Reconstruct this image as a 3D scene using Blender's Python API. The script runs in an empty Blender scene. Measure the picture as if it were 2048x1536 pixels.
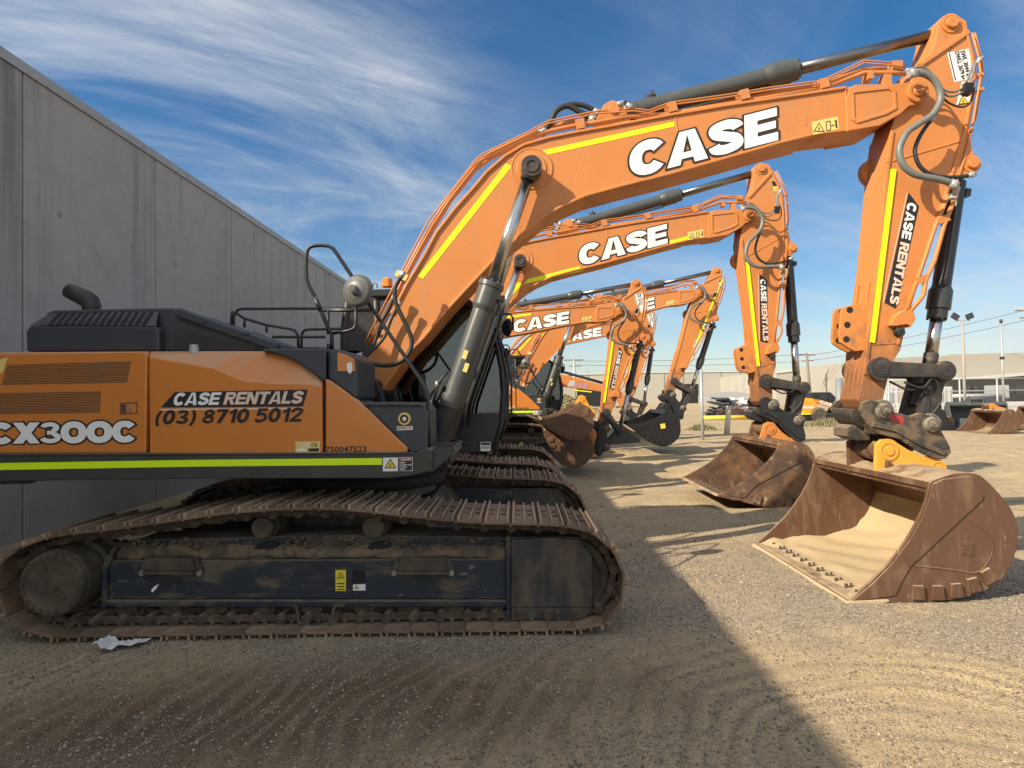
import bpy, bmesh, math, random
import numpy as np
from mathutils import Vector, Matrix
R = math.radians
SC = bpy.context.scene
COL = SC.collection
rnd = random.Random(7)

# ------------------------------------------------------------------ camera
EYE = 1.89
FPX = 1210.0                      # focal length in pixels of a 2048 x 1536 frame
cam = bpy.data.cameras.new("camera")
camo = bpy.data.objects.new("camera", cam)
COL.objects.link(camo)
cam.sensor_width = 36.0
cam.lens = FPX / 2048 * 36.0
cam.clip_start = 0.05
cam.clip_end = 3000
CAM_M = (Matrix.Rotation(R(0.43), 3, 'Z') @ Matrix.Rotation(R(90 + 1.14), 3, 'X') @ Matrix.Rotation(R(-0.95), 3, 'Z'))
camo.matrix_world = Matrix.Translation((0, 0, EYE)) @ CAM_M.to_4x4()
SC.camera = camo
SC.render.resolution_x, SC.render.resolution_y = 1024, 768

# ------------------------------------------------------------------ light
SUN_D = Vector((1.27, 0.80, -1.0)).normalized()      # direction the light travels
sun = bpy.data.lights.new("sun", 'SUN')
suno = bpy.data.objects.new("sun", sun)
COL.objects.link(suno)
sun.energy = 5.0
sun.angle = R(0.5)
sun.color = (1.0, 0.87, 0.68)
suno.rotation_euler = SUN_D.to_track_quat('-Z', 'Y').to_euler()
SUN_EL = math.asin(-SUN_D.z)
SUN_AZ = math.atan2(-SUN_D.x, -SUN_D.y)              # clockwise from +Y

world = bpy.data.worlds.new("World")
SC.world = world
world.use_nodes = True
wn, wl = world.node_tree.nodes, world.node_tree.links
wn.clear()
def wnode(t, **k):
    n = wn.new(t)
    for a, b in k.items():
        setattr(n, a, b)
    return n
def wmath(op, a, b=None, clamp=False):
    n = wn.new('ShaderNodeMath'); n.operation = op; n.use_clamp = clamp
    for i, v in enumerate((a, b)):
        if v is None: continue
        if isinstance(v, (int, float)): n.inputs[i].default_value = v
        else: wl.new(v, n.inputs[i])
    return n.outputs[0]
sky = wnode('ShaderNodeTexSky', sky_type='NISHITA', sun_disc=False, sun_elevation=SUN_EL, sun_rotation=SUN_AZ)
sky.air_density, sky.dust_density, sky.ozone_density = 1.0, 0.6, 2.2
tc = wnode('ShaderNodeTexCoord')
sep = wnode('ShaderNodeSeparateXYZ'); wl.new(tc.outputs['Generated'], sep.inputs[0])
zz = wmath('ADD', wmath('MAXIMUM', sep.outputs[2], 0.0), 0.16)
uu = wmath('DIVIDE', sep.outputs[0], zz); vv = wmath('DIVIDE', sep.outputs[1], zz)
comb = wnode('ShaderNodeCombineXYZ'); wl.new(uu, comb.inputs[0]); wl.new(vv, comb.inputs[1])
def cloud_noise(rot, scl, scale, detail, rough, dist, off):
    m0 = wnode('ShaderNodeMapping'); wl.new(comb.outputs[0], m0.inputs[0]); m0.inputs['Rotation'].default_value = (0, 0, R(rot))
    mp = wnode('ShaderNodeMapping'); wl.new(m0.outputs[0], mp.inputs[0]); mp.inputs['Scale'].default_value = scl
    mp.inputs['Location'].default_value = off
    nz = wnode('ShaderNodeTexNoise'); wl.new(mp.outputs[0], nz.inputs['Vector'])
    nz.inputs['Scale'].default_value = scale; nz.inputs['Detail'].default_value = detail
    nz.inputs['Roughness'].default_value = rough; nz.inputs['Distortion'].default_value = dist
    return nz.outputs['Fac']
def wramp(f, lo, hi):
    n = wnode('ShaderNodeMapRange', interpolation_type='SMOOTHSTEP'); wl.new(f, n.inputs[0])
    n.inputs[1].default_value = lo; n.inputs[2].default_value = hi
    return n.outputs[0]
streak = wramp(cloud_noise(56, (1.0, 0.17, 1), 1.9, 10, 0.62, 0.8, (3.1, 0.4, 0)), 0.38, 0.82)
fine = wramp(cloud_noise(50, (1.0, 0.30, 1), 3.4, 10, 0.66, 1.0, (1.3, 4.4, 0)), 0.45, 0.75)
wisps = wramp(cloud_noise(66, (1.0, 0.60, 1), 1.1, 11, 0.68, 1.6, (7.3, 2.2, 0)), 0.36, 0.84)
cover = wramp(cloud_noise(0, (1, 1, 1), 0.55, 3, 0.5, 0.2, (1.7, 5.6, 0)), 0.32, 0.62)
def toward(x, y, z, lo, hi):
    v = Vector((x, y, z)).normalized()
    n = wn.new('ShaderNodeVectorMath'); n.operation = 'DOT_PRODUCT'
    wl.new(tc.outputs['Generated'], n.inputs[0]); n.inputs[1].default_value = v
    return wramp(n.outputs['Value'], lo, hi)
cover = wmath('ADD', cover, wmath('ADD', wmath('MULTIPLY', toward(-.36, .95, .30, .88, .99), .85), wmath('MULTIPLY', toward(.72, .95, .52, .90, .99), .45)), True)
clear = wmath('SUBTRACT', 1.0, wmath('MULTIPLY', toward(0.30, 1.0, 0.62, 0.90, 0.985), 0.75))
cl = wmath('ADD', wmath('MULTIPLY', streak, wmath('ADD', wmath('MULTIPLY', cover, 0.55), 0.34)), wmath('MULTIPLY', wisps, wmath('ADD', wmath('MULTIPLY', cover, 0.50), 0.22)))
cl = wmath('MULTIPLY', wmath('ADD', cl, wmath('MULTIPLY', wmath('MULTIPLY', fine, cl), 0.5)), clear)
horiz = wramp(sep.outputs[2], 0.40, 0.0)
cl = wmath('ADD', cl, wmath('MULTIPLY', horiz, 0.24), True)
cl = wmath('MULTIPLY', cl, 0.74, True)
# unseen bright cloud added behind the camera to lift the shade light
fill_cloud = wmath('MULTIPLY', toward(-0.35, -1.0, 0.55, 0.05, 0.75), wmath('ADD', wmath('MULTIPLY', wisps, 0.4), 0.6))
cl = wmath('MAXIMUM', cl, fill_cloud)
mixc = wnode('ShaderNodeMix', data_type='RGBA'); wl.new(cl, mixc.inputs['Factor'])
hs = wnode('ShaderNodeHueSaturation'); hs.inputs['Saturation'].default_value = 1.35; hs.inputs['Value'].default_value = 1.0
wl.new(sky.outputs[0], hs.inputs['Color'])
wl.new(hs.outputs[0], mixc.inputs[6]); mixc.inputs[7].default_value = (5.6, 5.9, 6.3, 1)
glow = wnode('ShaderNodeMix', data_type='RGBA', blend_type='ADD'); wl.new(fill_cloud, glow.inputs['Factor'])  # extra brightness for the added cloud
wl.new(mixc.outputs[2], glow.inputs[6]); glow.inputs[7].default_value = (3.6, 3.3, 2.9, 1)
bg = wnode('ShaderNodeBackground'); wl.new(glow.outputs[2], bg.inputs[0]); bg.inputs[1].default_value = 0.085
wo = wnode('ShaderNodeOutputWorld'); wl.new(bg.outputs[0], wo.inputs[0])

SC.view_settings.view_transform = 'Standard'
SC.view_settings.look = 'None'
SC.view_settings.exposure = 0.58
SC.view_settings.gamma = 1.0
SC.cycles.max_bounces = 8
SC.cycles.transparent_max_bounces = 16
SC.cycles.use_denoising = True

# ------------------------------------------------------------------ helpers
def at(px, py, Y):
    """world x, z of the point of the plane y = Y seen at pixel px, py of the survey photo"""
    d = CAM_M @ Vector(((px - 1024) / FPX, -(py - 768) / FPX, -1))
    t = Y / d.y
    return d.x * t, EYE + d.z * t
def ground_at(px, py, z=0.0):
    d = CAM_M @ Vector(((px - 1024) / FPX, -(py - 768) / FPX, -1))
    t = (z - EYE) / d.z
    return d.x * t, d.y * t

class MB:
    """collects shapes that become one mesh"""
    def __init__(self):
        self.v, self.f, self.m, self.s = [], [], [], []
        self.off = Vector((0, 0, 0))
    def face(self, idx, mi=0, sm=False):
        self.f.append(idx); self.m.append(mi); self.s.append(sm)
    def verts(self, pts):
        n = len(self.v)
        self.v.extend([tuple(p) for p in pts])
        return n
    def box(self, c, size, mi=0, rot=None):
        hx, hy, hz = size[0] / 2, size[1] / 2, size[2] / 2
        ps = [Vector((sx * hx, sy * hy, sz * hz)) for sx in (-1, 1) for sy in (-1, 1) for sz in (-1, 1)]
        if rot is not None: ps = [rot @ p for p in ps]
        n = self.verts([p + Vector(c) for p in ps])
        for q in ((0, 1, 3, 2), (4, 6, 7, 5), (0, 4, 5, 1), (2, 3, 7, 6), (0, 2, 6, 4), (1, 5, 7, 3)):
            self.face([n + i for i in q], mi)
        return self
    def prism(self, pts, y0, y1, mi=0, sm=False):
        """outline in x, z extruded from y0 to y1"""
        a = sum(pts[i][0] * pts[(i + 1) % len(pts)][1] - pts[(i + 1) % len(pts)][0] * pts[i][1] for i in range(len(pts)))
        if a < 0: pts = pts[::-1]
        k = len(pts)
        n = self.verts([(x, y0, z) for x, z in pts] + [(x, y1, z) for x, z in pts])
        self.face(list(range(n, n + k)), mi)
        self.face(list(range(n + 2 * k - 1, n + k - 1, -1)), mi)
        for i in range(k):
            j = (i + 1) % k
            self.face([n + j, n + i, n + k + i, n + k + j], mi, sm)
        return self
    def sheet(self, pts3, mi=0):
        n = self.verts(pts3)
        self.face(list(range(n, n + len(pts3))), mi)
        return self
    def cyl(self, p0, p1, r0, r1=None, seg=20, mi=0, caps=True, sm=True):
        p0, p1 = Vector(p0), Vector(p1)
        if r1 is None: r1 = r0
        d = (p1 - p0).normalized()
        a = d.orthogonal().normalized(); b = d.cross(a)
        ring = [a * math.cos(2 * math.pi * i / seg) + b * math.sin(2 * math.pi * i / seg) for i in range(seg)]
        n = self.verts([p0 + q * r0 for q in ring] + [p1 + q * r1 for q in ring])
        for i in range(seg):
            j = (i + 1) % seg
            self.face([n + i, n + j, n + seg + j, n + seg + i], mi, sm)
        if caps:
            self.face([n + i for i in range(seg)][::-1], mi)
            self.face([n + seg + i for i in range(seg)], mi)
        return self
    def lathe(self, p0, d, prof, seg=24, mi=0):
        """prof: list of (distance along d, radius)"""
        p0, d = Vector(p0), Vector(d).normalized()
        for (h0, r0), (h1, r1) in zip(prof, prof[1:]):
            if abs(h1 - h0) < 1e-6 and abs(r1 - r0) < 1e-6: continue
            self.ringband(p0 + d * h0, p0 + d * h1, r0, r1, d, seg, mi)
        return self
    def ringband(self, c0, c1, r0, r1, d, seg, mi):
        a = d.orthogonal().normalized(); b = d.cross(a)
        ring = [a * math.cos(2 * math.pi * i / seg) + b * math.sin(2 * math.pi * i / seg) for i in range(seg)]
        r0, r1 = max(r0, 1e-4), max(r1, 1e-4)
        n = self.verts([c0 + q * r0 for q in ring] + [c1 + q * r1 for q in ring])
        for i in range(seg):
            j = (i + 1) % seg
            self.face([n + i, n + j, n + seg + j, n + seg + i], mi, True)
    def tube(self, pts, r, seg=8, mi=0, closed=False, smooth=0):
        pts = [Vector(p) for p in pts]
        if smooth: pts = spline(pts, smooth, closed)
        k = len(pts)
        up = None; rings = []
        for i in range(k):
            t = (pts[min(i + 1, k - 1)] - pts[max(i - 1, 0)])
            t = t.normalized() if t.length > 1e-9 else Vector((0, 0, 1))
            if up is None: up = t.orthogonal().normalized()
            up = (up - t * up.dot(t)).normalized()
            s = t.cross(up)
            rr = r[i] if isinstance(r, (list, tuple)) else r
            rings.append([pts[i] + (up * math.cos(2 * math.pi * q / seg) + s * math.sin(2 * math.pi * q / seg)) * rr for q in range(seg)])
        n = self.verts([p for g in rings for p in g])
        for i in range(k - 1):
            for q in range(seg):
                w = (q + 1) % seg
                self.face([n + i * seg + q, n + i * seg + w, n + (i + 1) * seg + w, n + (i + 1) * seg + q], mi, True)
        self.face([n + q for q in range(seg)][::-1], mi)
        self.face([n + (k - 1) * seg + q for q in range(seg)], mi)
        return self
    def mesh(self, name, mats, off=(0, 0, 0), weld=False):
        me = bpy.data.meshes.new(name)
        o = Vector(off)
        me.from_pydata([tuple(Vector(p) - o) for p in self.v], [], self.f)
        for m in mats: me.materials.append(m)
        me.polygons.foreach_set('material_index', self.m)
        me.polygons.foreach_set('use_smooth', self.s)
        if weld:
            bm = bmesh.new(); bm.from_mesh(me)
            bmesh.ops.remove_doubles(bm, verts=bm.verts, dist=1e-4)
            bmesh.ops.recalc_face_normals(bm, faces=bm.faces)
            bm.to_mesh(me); bm.free()
        me.update()
        return me

def spline(pts, n=6, closed=False):
    out = []
    k = len(pts)
    for i in range(k - 1 if not closed else k):
        p0 = pts[(i - 1) % k] if (closed or i > 0) else pts[0] * 2 - pts[1]
        p1, p2 = pts[i], pts[(i + 1) % k]
        p3 = pts[(i + 2) % k] if (closed or i + 2 < k) else pts[-1] * 2 - pts[-2]
        for j in range(n):
            t = j / n
            out.append(0.5 * ((2 * p1) + (p2 - p0) * t + (2 * p0 - 5 * p1 + 4 * p2 - p3) * t * t + (3 * p1 - p0 - 3 * p2 + p3) * t ** 3))
    if not closed: out.append(pts[-1])
    return out
def spl2(pts, n=5):
    return [(p.x, p.y) for p in spline([Vector((a, b, 0)) for a, b in pts], n)]

CACHE = {}
def link(name, me, parent=None, loc=(0, 0, 0), rot=(0, 0, 0), bevel=0.0, scale=None, seg=2):
    o = bpy.data.objects.new(name, me)
    COL.objects.link(o)
    o.location = loc; o.rotation_euler = rot
    if scale: o.scale = scale
    if parent: o.parent = parent
    if bevel:
        b = o.modifiers.new('bevel', 'BEVEL')
        b.width = bevel; b.segments = seg; b.limit_method = 'ANGLE'; b.angle_limit = R(38)
        b.harden_normals = False
    return o
def part(key, name, mats, parent, build, loc=(0, 0, 0), rot=(0, 0, 0), bevel=0.0, off=(0, 0, 0), scale=None, weld=False, label=None, seg=2):
    me = CACHE.get(key)
    if me is None:
        mb = MB(); build(mb)
        me = mb.mesh(name, mats if isinstance(mats, (list, tuple)) else [mats], off, weld)
        CACHE[key] = me
    o = link(name, me, parent, loc, rot, bevel, scale, seg)
    if label: o['label'] = label
    return o
def thing(name, label, cat, loc=(0, 0, 0), rotz=0, group=None):
    o = bpy.data.objects.new(name, None); COL.objects.link(o)
    o.location = loc; o.rotation_euler = (0, 0, rotz); o.empty_display_size = 0.2
    return tag(o, label, cat, group)
def tag(o, label=None, cat=None, group=None, kind=None):
    for k, v in (('label', label), ('category', cat), ('group', group), ('kind', kind)):
        if v: o[k] = v
    return o
def solo(name, mats, build, label, cat, group=None, kind=None, **k):
    mb = MB(); build(mb)
    o = link(name, mb.mesh(name, mats if isinstance(mats, (list, tuple)) else [mats], k.pop('off', (0, 0, 0)), k.pop('weld', False)), None, **k)
    return tag(o, label, cat, group, kind)

# ------------------------------------------------------------------ materials
class NT:
    def __init__(self, name):
        self.mat = bpy.data.materials.new(name); self.mat.use_nodes = True
        self.n, self.l = self.mat.node_tree.nodes, self.mat.node_tree.links
        self.b = self.n['Principled BSDF']; self.out = self.n['Material Output']
        self.tc = self.n.new('ShaderNodeTexCoord')
    def put(self, v, sock):
        if isinstance(v, (int, float)): sock.default_value = v
        elif isinstance(v, tuple): sock.default_value = v if len(v) == 4 or sock.type == 'VECTOR' else (*v, 1)
        else: self.l.new(v, sock)
    def math(self, op, a, b=0.0, clamp=False):
        n = self.n.new('ShaderNodeMath'); n.operation = op; n.use_clamp = clamp
        self.put(a, n.inputs[0]); self.put(b, n.inputs[1]); return n.outputs[0]
    def map(self, scale=(1, 1, 1), rot=(0, 0, 0), loc=(0, 0, 0), src='Object'):
        n = self.n.new('ShaderNodeMapping'); self.l.new(self.tc.outputs[src], n.inputs[0])
        n.inputs['Scale'].default_value = scale; n.inputs['Rotation'].default_value = rot; n.inputs['Location'].default_value = loc
        return n.outputs[0]
    def noise(self, vec, scale, detail=6, rough=0.6, dist=0.0, out='Fac'):
        n = self.n.new('ShaderNodeTexNoise'); self.put(vec, n.inputs['Vector'])
        n.inputs['Scale'].default_value = scale; n.inputs['Detail'].default_value = detail
        n.inputs['Roughness'].default_value = rough; n.inputs['Distortion'].default_value = dist
        return n.outputs[out]
    def voro(self, vec, scale, feature='F1', out='Distance', rand=1.0):
        n = self.n.new('ShaderNodeTexVoronoi'); n.feature = feature; self.put(vec, n.inputs['Vector'])
        n.inputs['Scale'].default_value = scale; n.inputs['Randomness'].default_value = rand
        return n.outputs[out]
    def ramp(self, f, lo, hi, a=0.0, b=1.0):
        n = self.n.new('ShaderNodeMapRange'); n.interpolation_type = 'SMOOTHSTEP'; self.put(f, n.inputs[0])
        n.inputs[1].default_value = lo; n.inputs[2].default_value = hi; n.inputs[3].default_value = a; n.inputs[4].default_value = b
        return n.outputs[0]
    def mix(self, f, a, b, mode='MIX'):
        n = self.n.new('ShaderNodeMix'); n.data_type = 'RGBA'; n.blend_type = mode
        self.put(f, n.inputs['Factor']); self.put(a, n.inputs[6]); self.put(b, n.inputs[7]); return n.outputs[2]
    def bump(self, h, strength, dist=0.01, normal=None):
        n = self.n.new('ShaderNodeBump'); n.inputs['Strength'].default_value = strength; n.inputs['Distance'].default_value = dist
        self.l.new(h, n.inputs['Height'])
        if normal is not None: self.l.new(normal, n.inputs['Normal'])
        return n.outputs[0]
    def normal_z(self):
        g = self.n.new('ShaderNodeNewGeometry'); s = self.n.new('ShaderNodeSeparateXYZ')
        self.l.new(g.outputs['Normal'], s.inputs[0]); return s.outputs[2]
    def set(self, **k):
        for a, v in k.items(): self.put(v, self.b.inputs[a])
        return self
def paint(name, c, rough=0.42, dirt=None, dirt_amt=(0.55, 0.75), dirt_scale=2.2, vary=0.08, dust=None, dust_rng=(0.55, 0.95), spots=None, spot_rng=(0.72, 0.76), spot_scale=9, metal=0.0, bump=0.06, bscale=60, coat=0.0, stretch=(1, 1, 1)):
    t = NT(name)
    v = t.map(); vs = t.map(scale=stretch)
    lo = tuple(x * (1 - vary) for x in c); hi = tuple(min(1, x * (1 + vary)) for x in c)
    col = t.mix(t.noise(v, 1.3, 5), lo, hi)
    r = t.math('ADD', t.math('MULTIPLY', t.noise(v, 7, 6, 0.7), 0.25), rough - 0.12)
    if dirt:
        f = t.ramp(t.noise(vs, dirt_scale, 9, 0.68, 0.4), *dirt_amt)
        col = t.mix(f, col, dirt); r = t.math('ADD', r, t.math('MULTIPLY', f, 0.35), True)
    if spots:
        f = t.ramp(t.noise(vs, spot_scale, 8, 0.72), *spot_rng)
        col = t.mix(f, col, spots); r = t.math('ADD', r, t.math('MULTIPLY', f, 0.3), True)
    if dust:
        f = t.math('MULTIPLY', t.ramp(t.normal_z(), *dust_rng), t.ramp(t.noise(v, 3.5, 8, 0.7), 0.3, 0.55))
        col = t.mix(f, col, dust); r = t.math('ADD', r, t.math('MULTIPLY', f, 0.4), True)
    t.set(**{'Base Color': col, 'Roughness': r, 'Metallic': metal, 'Coat Weight': coat, 'Coat Roughness': 0.15})
    if bump:
        t.set(Normal=t.bump(t.noise(v, bscale, 4, 0.6), bump, 0.004))
    return t.mat
DUST = (0.30, 0.235, 0.155)
M = {}
M['orange'] = paint('orange_paint', (0.560, 0.205, 0.050), 0.48, vary=0.13, dirt=(0.46, 0.205, 0.085), dirt_amt=(0.44, 0.76), dirt_scale=3.0, stretch=(1, 1, 0.35), spots=(0.24, 0.09, 0.04), spot_rng=(0.645, 0.675), spot_scale=20, dust=(0.5, 0.27, 0.12))
def tip_grime(m):
    n, l = m.node_tree.nodes, m.node_tree.links
    b = n['Principled BSDF']; src = b.inputs['Base Color'].links[0].from_socket
    tcn = n.new('ShaderNodeTexCoord'); sp = n.new('ShaderNodeSeparateXYZ'); l.new(tcn.outputs['Object'], sp.inputs[0])
    nz = n.new('ShaderNodeTexNoise'); l.new(tcn.outputs['Object'], nz.inputs['Vector']); nz.inputs['Scale'].default_value = 4.5; nz.inputs['Detail'].default_value = 9; nz.inputs['Roughness'].default_value = 0.72
    ad = n.new('ShaderNodeMath'); ad.operation = 'MULTIPLY_ADD'; l.new(nz.outputs['Fac'], ad.inputs[0]); ad.inputs[1].default_value = 2.2; l.new(sp.outputs[2], ad.inputs[2])
    mr = n.new('ShaderNodeMapRange'); mr.interpolation_type = 'SMOOTHSTEP'; l.new(ad.outputs[0], mr.inputs[0]); mr.inputs[1].default_value = -1.0; mr.inputs[2].default_value = -2.0; mr.inputs[3].default_value = 0; mr.inputs[4].default_value = 0.8
    mx = n.new('ShaderNodeMix'); mx.data_type = 'RGBA'; l.new(mr.outputs[0], mx.inputs['Factor']); l.new(src, mx.inputs[6]); mx.inputs[7].default_value = (0.17, 0.085, 0.045, 1)
    l.new(mx.outputs[2], b.inputs['Base Color'])
M['arm_orange'] = paint('arm_orange_paint', (0.565, 0.208, 0.052), 0.48, vary=0.13, dirt=(0.48, 0.22, 0.09), dirt_amt=(0.46, 0.80), dirt_scale=3.0, stretch=(1, 1, 0.35), spots=(0.16, 0.07, 0.035), spot_rng=(0.64, 0.67), spot_scale=18)
tip_grime(M['arm_orange'])
M['house_orange'] = paint('house_orange_paint', (0.60, 0.200, 0.030), 0.30, dirt=(0.42, 0.17, 0.05), dirt_amt=(0.55, 0.85), dust=(0.5, 0.29, 0.15), dust_rng=(0.25, 0.7), coat=0.25, bump=0.02)
M['worn_orange'] = paint('worn_orange_paint', (0.58, 0.22, 0.05), 0.5, dirt=(0.34, 0.15, 0.06), dirt_amt=(0.48, 0.7), dirt_scale=5, spots=(0.07, 0.035, 0.025), spot_rng=(0.64, 0.70), spot_scale=13)
M['shaded_rod'] = paint('shaded_stick_rod', (0.20, 0.20, 0.20), 0.30, metal=1.0, bump=0, vary=0.05)  # darker copy of the chrome, its dark reflection put into the colour
M['post_grey'] = paint('post_grey_paint', (0.20, 0.215, 0.225), 0.5)
M['pole'] = paint('pole_paint', (0.33, 0.305, 0.25), 0.6)
M['ear_yellow'] = paint('worn_yellow_paint', (0.72, 0.34, 0.045), 0.5, dirt=(0.35, 0.17, 0.06), dirt_amt=(0.55, 0.72), dirt_scale=6, spots=(0.07, 0.035, 0.025), spot_rng=(0.62, 0.67), spot_scale=14)
M['black'] = paint('charcoal_paint', (0.017, 0.018, 0.021), 0.42, dirt=(0.07, 0.062, 0.05), dirt_amt=(0.5, 0.8), dust=(0.11, 0.10, 0.085))
M['hood'] = paint('dark_grey_paint', (0.036, 0.042, 0.052), 0.40, dust=(0.09, 0.10, 0.11), dust_rng=(0.4, 0.95), dirt=(0.06, 0.06, 0.06), dirt_amt=(0.5, 0.8))
M['skirt'] = paint('skirt_grey_paint', (0.043, 0.046, 0.039), 0.5, dirt=(0.085, 0.075, 0.058), dirt_amt=(0.5, 0.8), dust=(0.16, 0.14, 0.11))
M['cylinder'] = paint('cylinder_grey_paint', (0.068, 0.074, 0.074), 0.36, dirt=(0.16, 0.14, 0.11), dirt_amt=(0.6, 0.85), bump=0.02)
M['black_cyl'] = paint('black_gloss_paint', (0.03, 0.033, 0.036), 0.30, dirt=(0.10, 0.09, 0.075), dirt_amt=(0.6, 0.85), bump=0.02)
M['rubber'] = paint('black_rubber', (0.022, 0.022, 0.021), 0.55, bump=0.1)
M['grey_hose'] = paint('grey_hose_sleeve', (0.16, 0.165, 0.15), 0.40, bump=0.25, bscale=220)
M['link_steel'] = paint('grimy_link_steel', (0.035, 0.031, 0.030), 0.45, dirt=(0.10, 0.075, 0.055), dirt_amt=(0.45, 0.75), dirt_scale=5, dust=(0.16, 0.13, 0.10))
M['hitch'] = paint('dirty_hitch_steel', (0.038, 0.037, 0.033), 0.5, dirt=(0.15, 0.105, 0.066), dirt_amt=(0.40, 0.60), dirt_scale=7, spots=(0.22, 0.13, 0.07), spot_rng=(0.62, 0.70), spot_scale=12, dust=(0.26, 0.20, 0.13))
M['chrome'] = paint('chrome_rod', (0.50, 0.50, 0.49), 0.20, metal=1.0, bump=0, vary=0.05)
M['pin'] = paint('dirty_pin_steel', (0.17, 0.145, 0.115), 0.5, dirt=(0.07, 0.06, 0.05), dirt_amt=(0.42, 0.62), dirt_scale=14, dust=(0.30, 0.24, 0.165))
M['bolt'] = paint('worn_bolt_steel', (0.36, 0.32, 0.27), 0.45, metal=0.6)
M['tape'] = paint('fluoro_tape', (0.86, 0.86, 0.002), 0.5, vary=0.02, bump=0)
M['tape_shade'] = paint('shaded_tape', (0.68, 0.95, 0.002), 0.5, vary=0.02, bump=0)  # shaded copy of the yellow tape, shade tint put into the colour
M['white'] = paint('white_vinyl', (0.80, 0.80, 0.78), 0.45, vary=0.03, bump=0)
M['ink'] = paint('black_vinyl', (0.016, 0.014, 0.014), 0.45, bump=0)
M['peach'] = paint('orange_white_vinyl', (0.74, 0.55, 0.44), 0.5, bump=0)
M['red'] = paint('red_vinyl', (0.38, 0.035, 0.035), 0.5, bump=0)
M['sticker'] = paint('yellow_sticker', (0.74, 0.56, 0.17), 0.5, bump=0)
M['sticker_bright'] = paint('warning_yellow', (0.75, 0.60, 0.05), 0.5, bump=0)
M['shoe'] = paint('rusty_track_steel', (0.185, 0.118, 0.074), 0.5, dirt=(0.085, 0.057, 0.038), dirt_amt=(0.4, 0.65), dirt_scale=6, dust=(0.235, 0.165, 0.11), dust_rng=(0.3, 0.95), bump=0.3)
def vary_by_object(m, lo, hi):
    n, l = m.node_tree.nodes, m.node_tree.links
    b = n['Principled BSDF']; src = b.inputs['Base Color'].links[0].from_socket
    oi = n.new('ShaderNodeObjectInfo'); mr = n.new('ShaderNodeMapRange'); l.new(oi.outputs['Random'], mr.inputs[0]); mr.inputs[3].default_value = lo; mr.inputs[4].default_value = hi
    hv = n.new('ShaderNodeHueSaturation'); l.new(src, hv.inputs['Color']); l.new(mr.outputs[0], hv.inputs['Value']); l.new(hv.outputs[0], b.inputs['Base Color'])
vary_by_object(M['shoe'], 0.70, 1.30)
M['grouser'] = paint('worn_grouser_steel', (0.34, 0.225, 0.145), 0.42, dirt=(0.17, 0.11, 0.07), dirt_amt=(0.42, 0.62), dirt_scale=5, dust=(0.34, 0.25, 0.17), dust_rng=(0.3, 0.95), bump=0.2)
vary_by_object(M['grouser'], 0.75, 1.25)
M['chain'] = paint('muddy_chain_steel', (0.055, 0.038, 0.026), 0.65, dirt=(0.155, 0.108, 0.07), dirt_amt=(0.4, 0.7), dirt_scale=9, dust=(0.20, 0.155, 0.11), bump=0.4)
M['frame'] = paint('muddy_frame_paint', (0.020, 0.028, 0.040), 0.45, dirt=(0.120, 0.092, 0.058), dirt_amt=(0.48, 0.64), dirt_scale=3.2, spots=(0.24, 0.20, 0.15), spot_rng=(0.60, 0.70), spot_scale=10, dust=(0.18, 0.14, 0.095), dust_rng=(0.15, 0.75), stretch=(0.55, 1, 1.5), bump=0.15)
M['guard'] = paint('muddy_guard_plate', (0.026, 0.030, 0.033), 0.5, dirt=(0.125, 0.095, 0.06), dirt_amt=(0.40, 0.66), dirt_scale=3.4, spots=(0.20, 0.17, 0.12), spot_rng=(0.62, 0.75), spot_scale=10, stretch=(1.2, 1, 0.5), bump=0.15)
M['mud'] = paint('dried_mud', (0.19, 0.142, 0.09), 0.9, dirt=(0.08, 0.06, 0.042), dirt_amt=(0.4, 0.65), dirt_scale=5, bump=0.8, bscale=30)
M['motor'] = paint('dirty_motor_steel', (0.058, 0.046, 0.032), 0.6, dirt=(0.12, 0.095, 0.06), dirt_amt=(0.42, 0.68), dirt_scale=5, bump=0.3)
M['rust'] = paint('rust_brown_steel', (0.112, 0.056, 0.032), 0.46, vary=0.25, dirt=(0.175, 0.104, 0.062), dirt_amt=(0.47, 0.66), dirt_scale=3.6, spots=(0.27, 0.18, 0.11), spot_rng=(0.60, 0.70), spot_scale=11, dust=(0.36, 0.265, 0.165), dust_rng=(0.4, 0.95), stretch=(1.6, 1, 0.45), bump=0.2)
M['rust_orange'] = paint('bright_rust_steel', (0.085, 0.052, 0.037), 0.6, dirt=(0.25, 0.130, 0.058), dirt_amt=(0.38, 0.72), dirt_scale=3.4, spots=(0.34, 0.25, 0.155), spot_rng=(0.58, 0.68), spot_scale=6, bump=0.3)
M['black_bucket'] = paint('black_bucket_paint', (0.011, 0.011, 0.012), 0.36, dirt=(0.04, 0.037, 0.034), dirt_amt=(0.6, 0.85))
M['grey_bucket'] = paint('dark_grey_bucket_paint', (0.065, 0.075, 0.075), 0.5, dirt=(0.11, 0.105, 0.09), dirt_amt=(0.5, 0.8))
M['sand'] = paint('pale_sand', (0.45, 0.34, 0.20), 0.95, dirt=(0.36, 0.265, 0.155), dirt_amt=(0.5, 0.8), dirt_scale=3, bump=0.6, bscale=90)
M['lip'] = paint('dusty_lip_steel', (0.44, 0.34, 0.205), 0.8, dirt=(0.30, 0.20, 0.12), dirt_amt=(0.56, 0.74), dirt_scale=6, bump=0.2)
M['amber'] = paint('amber_lens', (0.80, 0.22, 0.02), 0.15, bump=0, coat=0.5)
M['galv'] = paint('galvanised_steel', (0.42, 0.43, 0.43), 0.5, metal=0.4)
M['cream'] = paint('cream_paint', (0.50, 0.46, 0.33), 0.6, dirt=(0.35, 0.30, 0.2), dirt_amt=(0.58, 0.8))
M['timber'] = paint('grey_timber', (0.20, 0.165, 0.13), 0.8)
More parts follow.
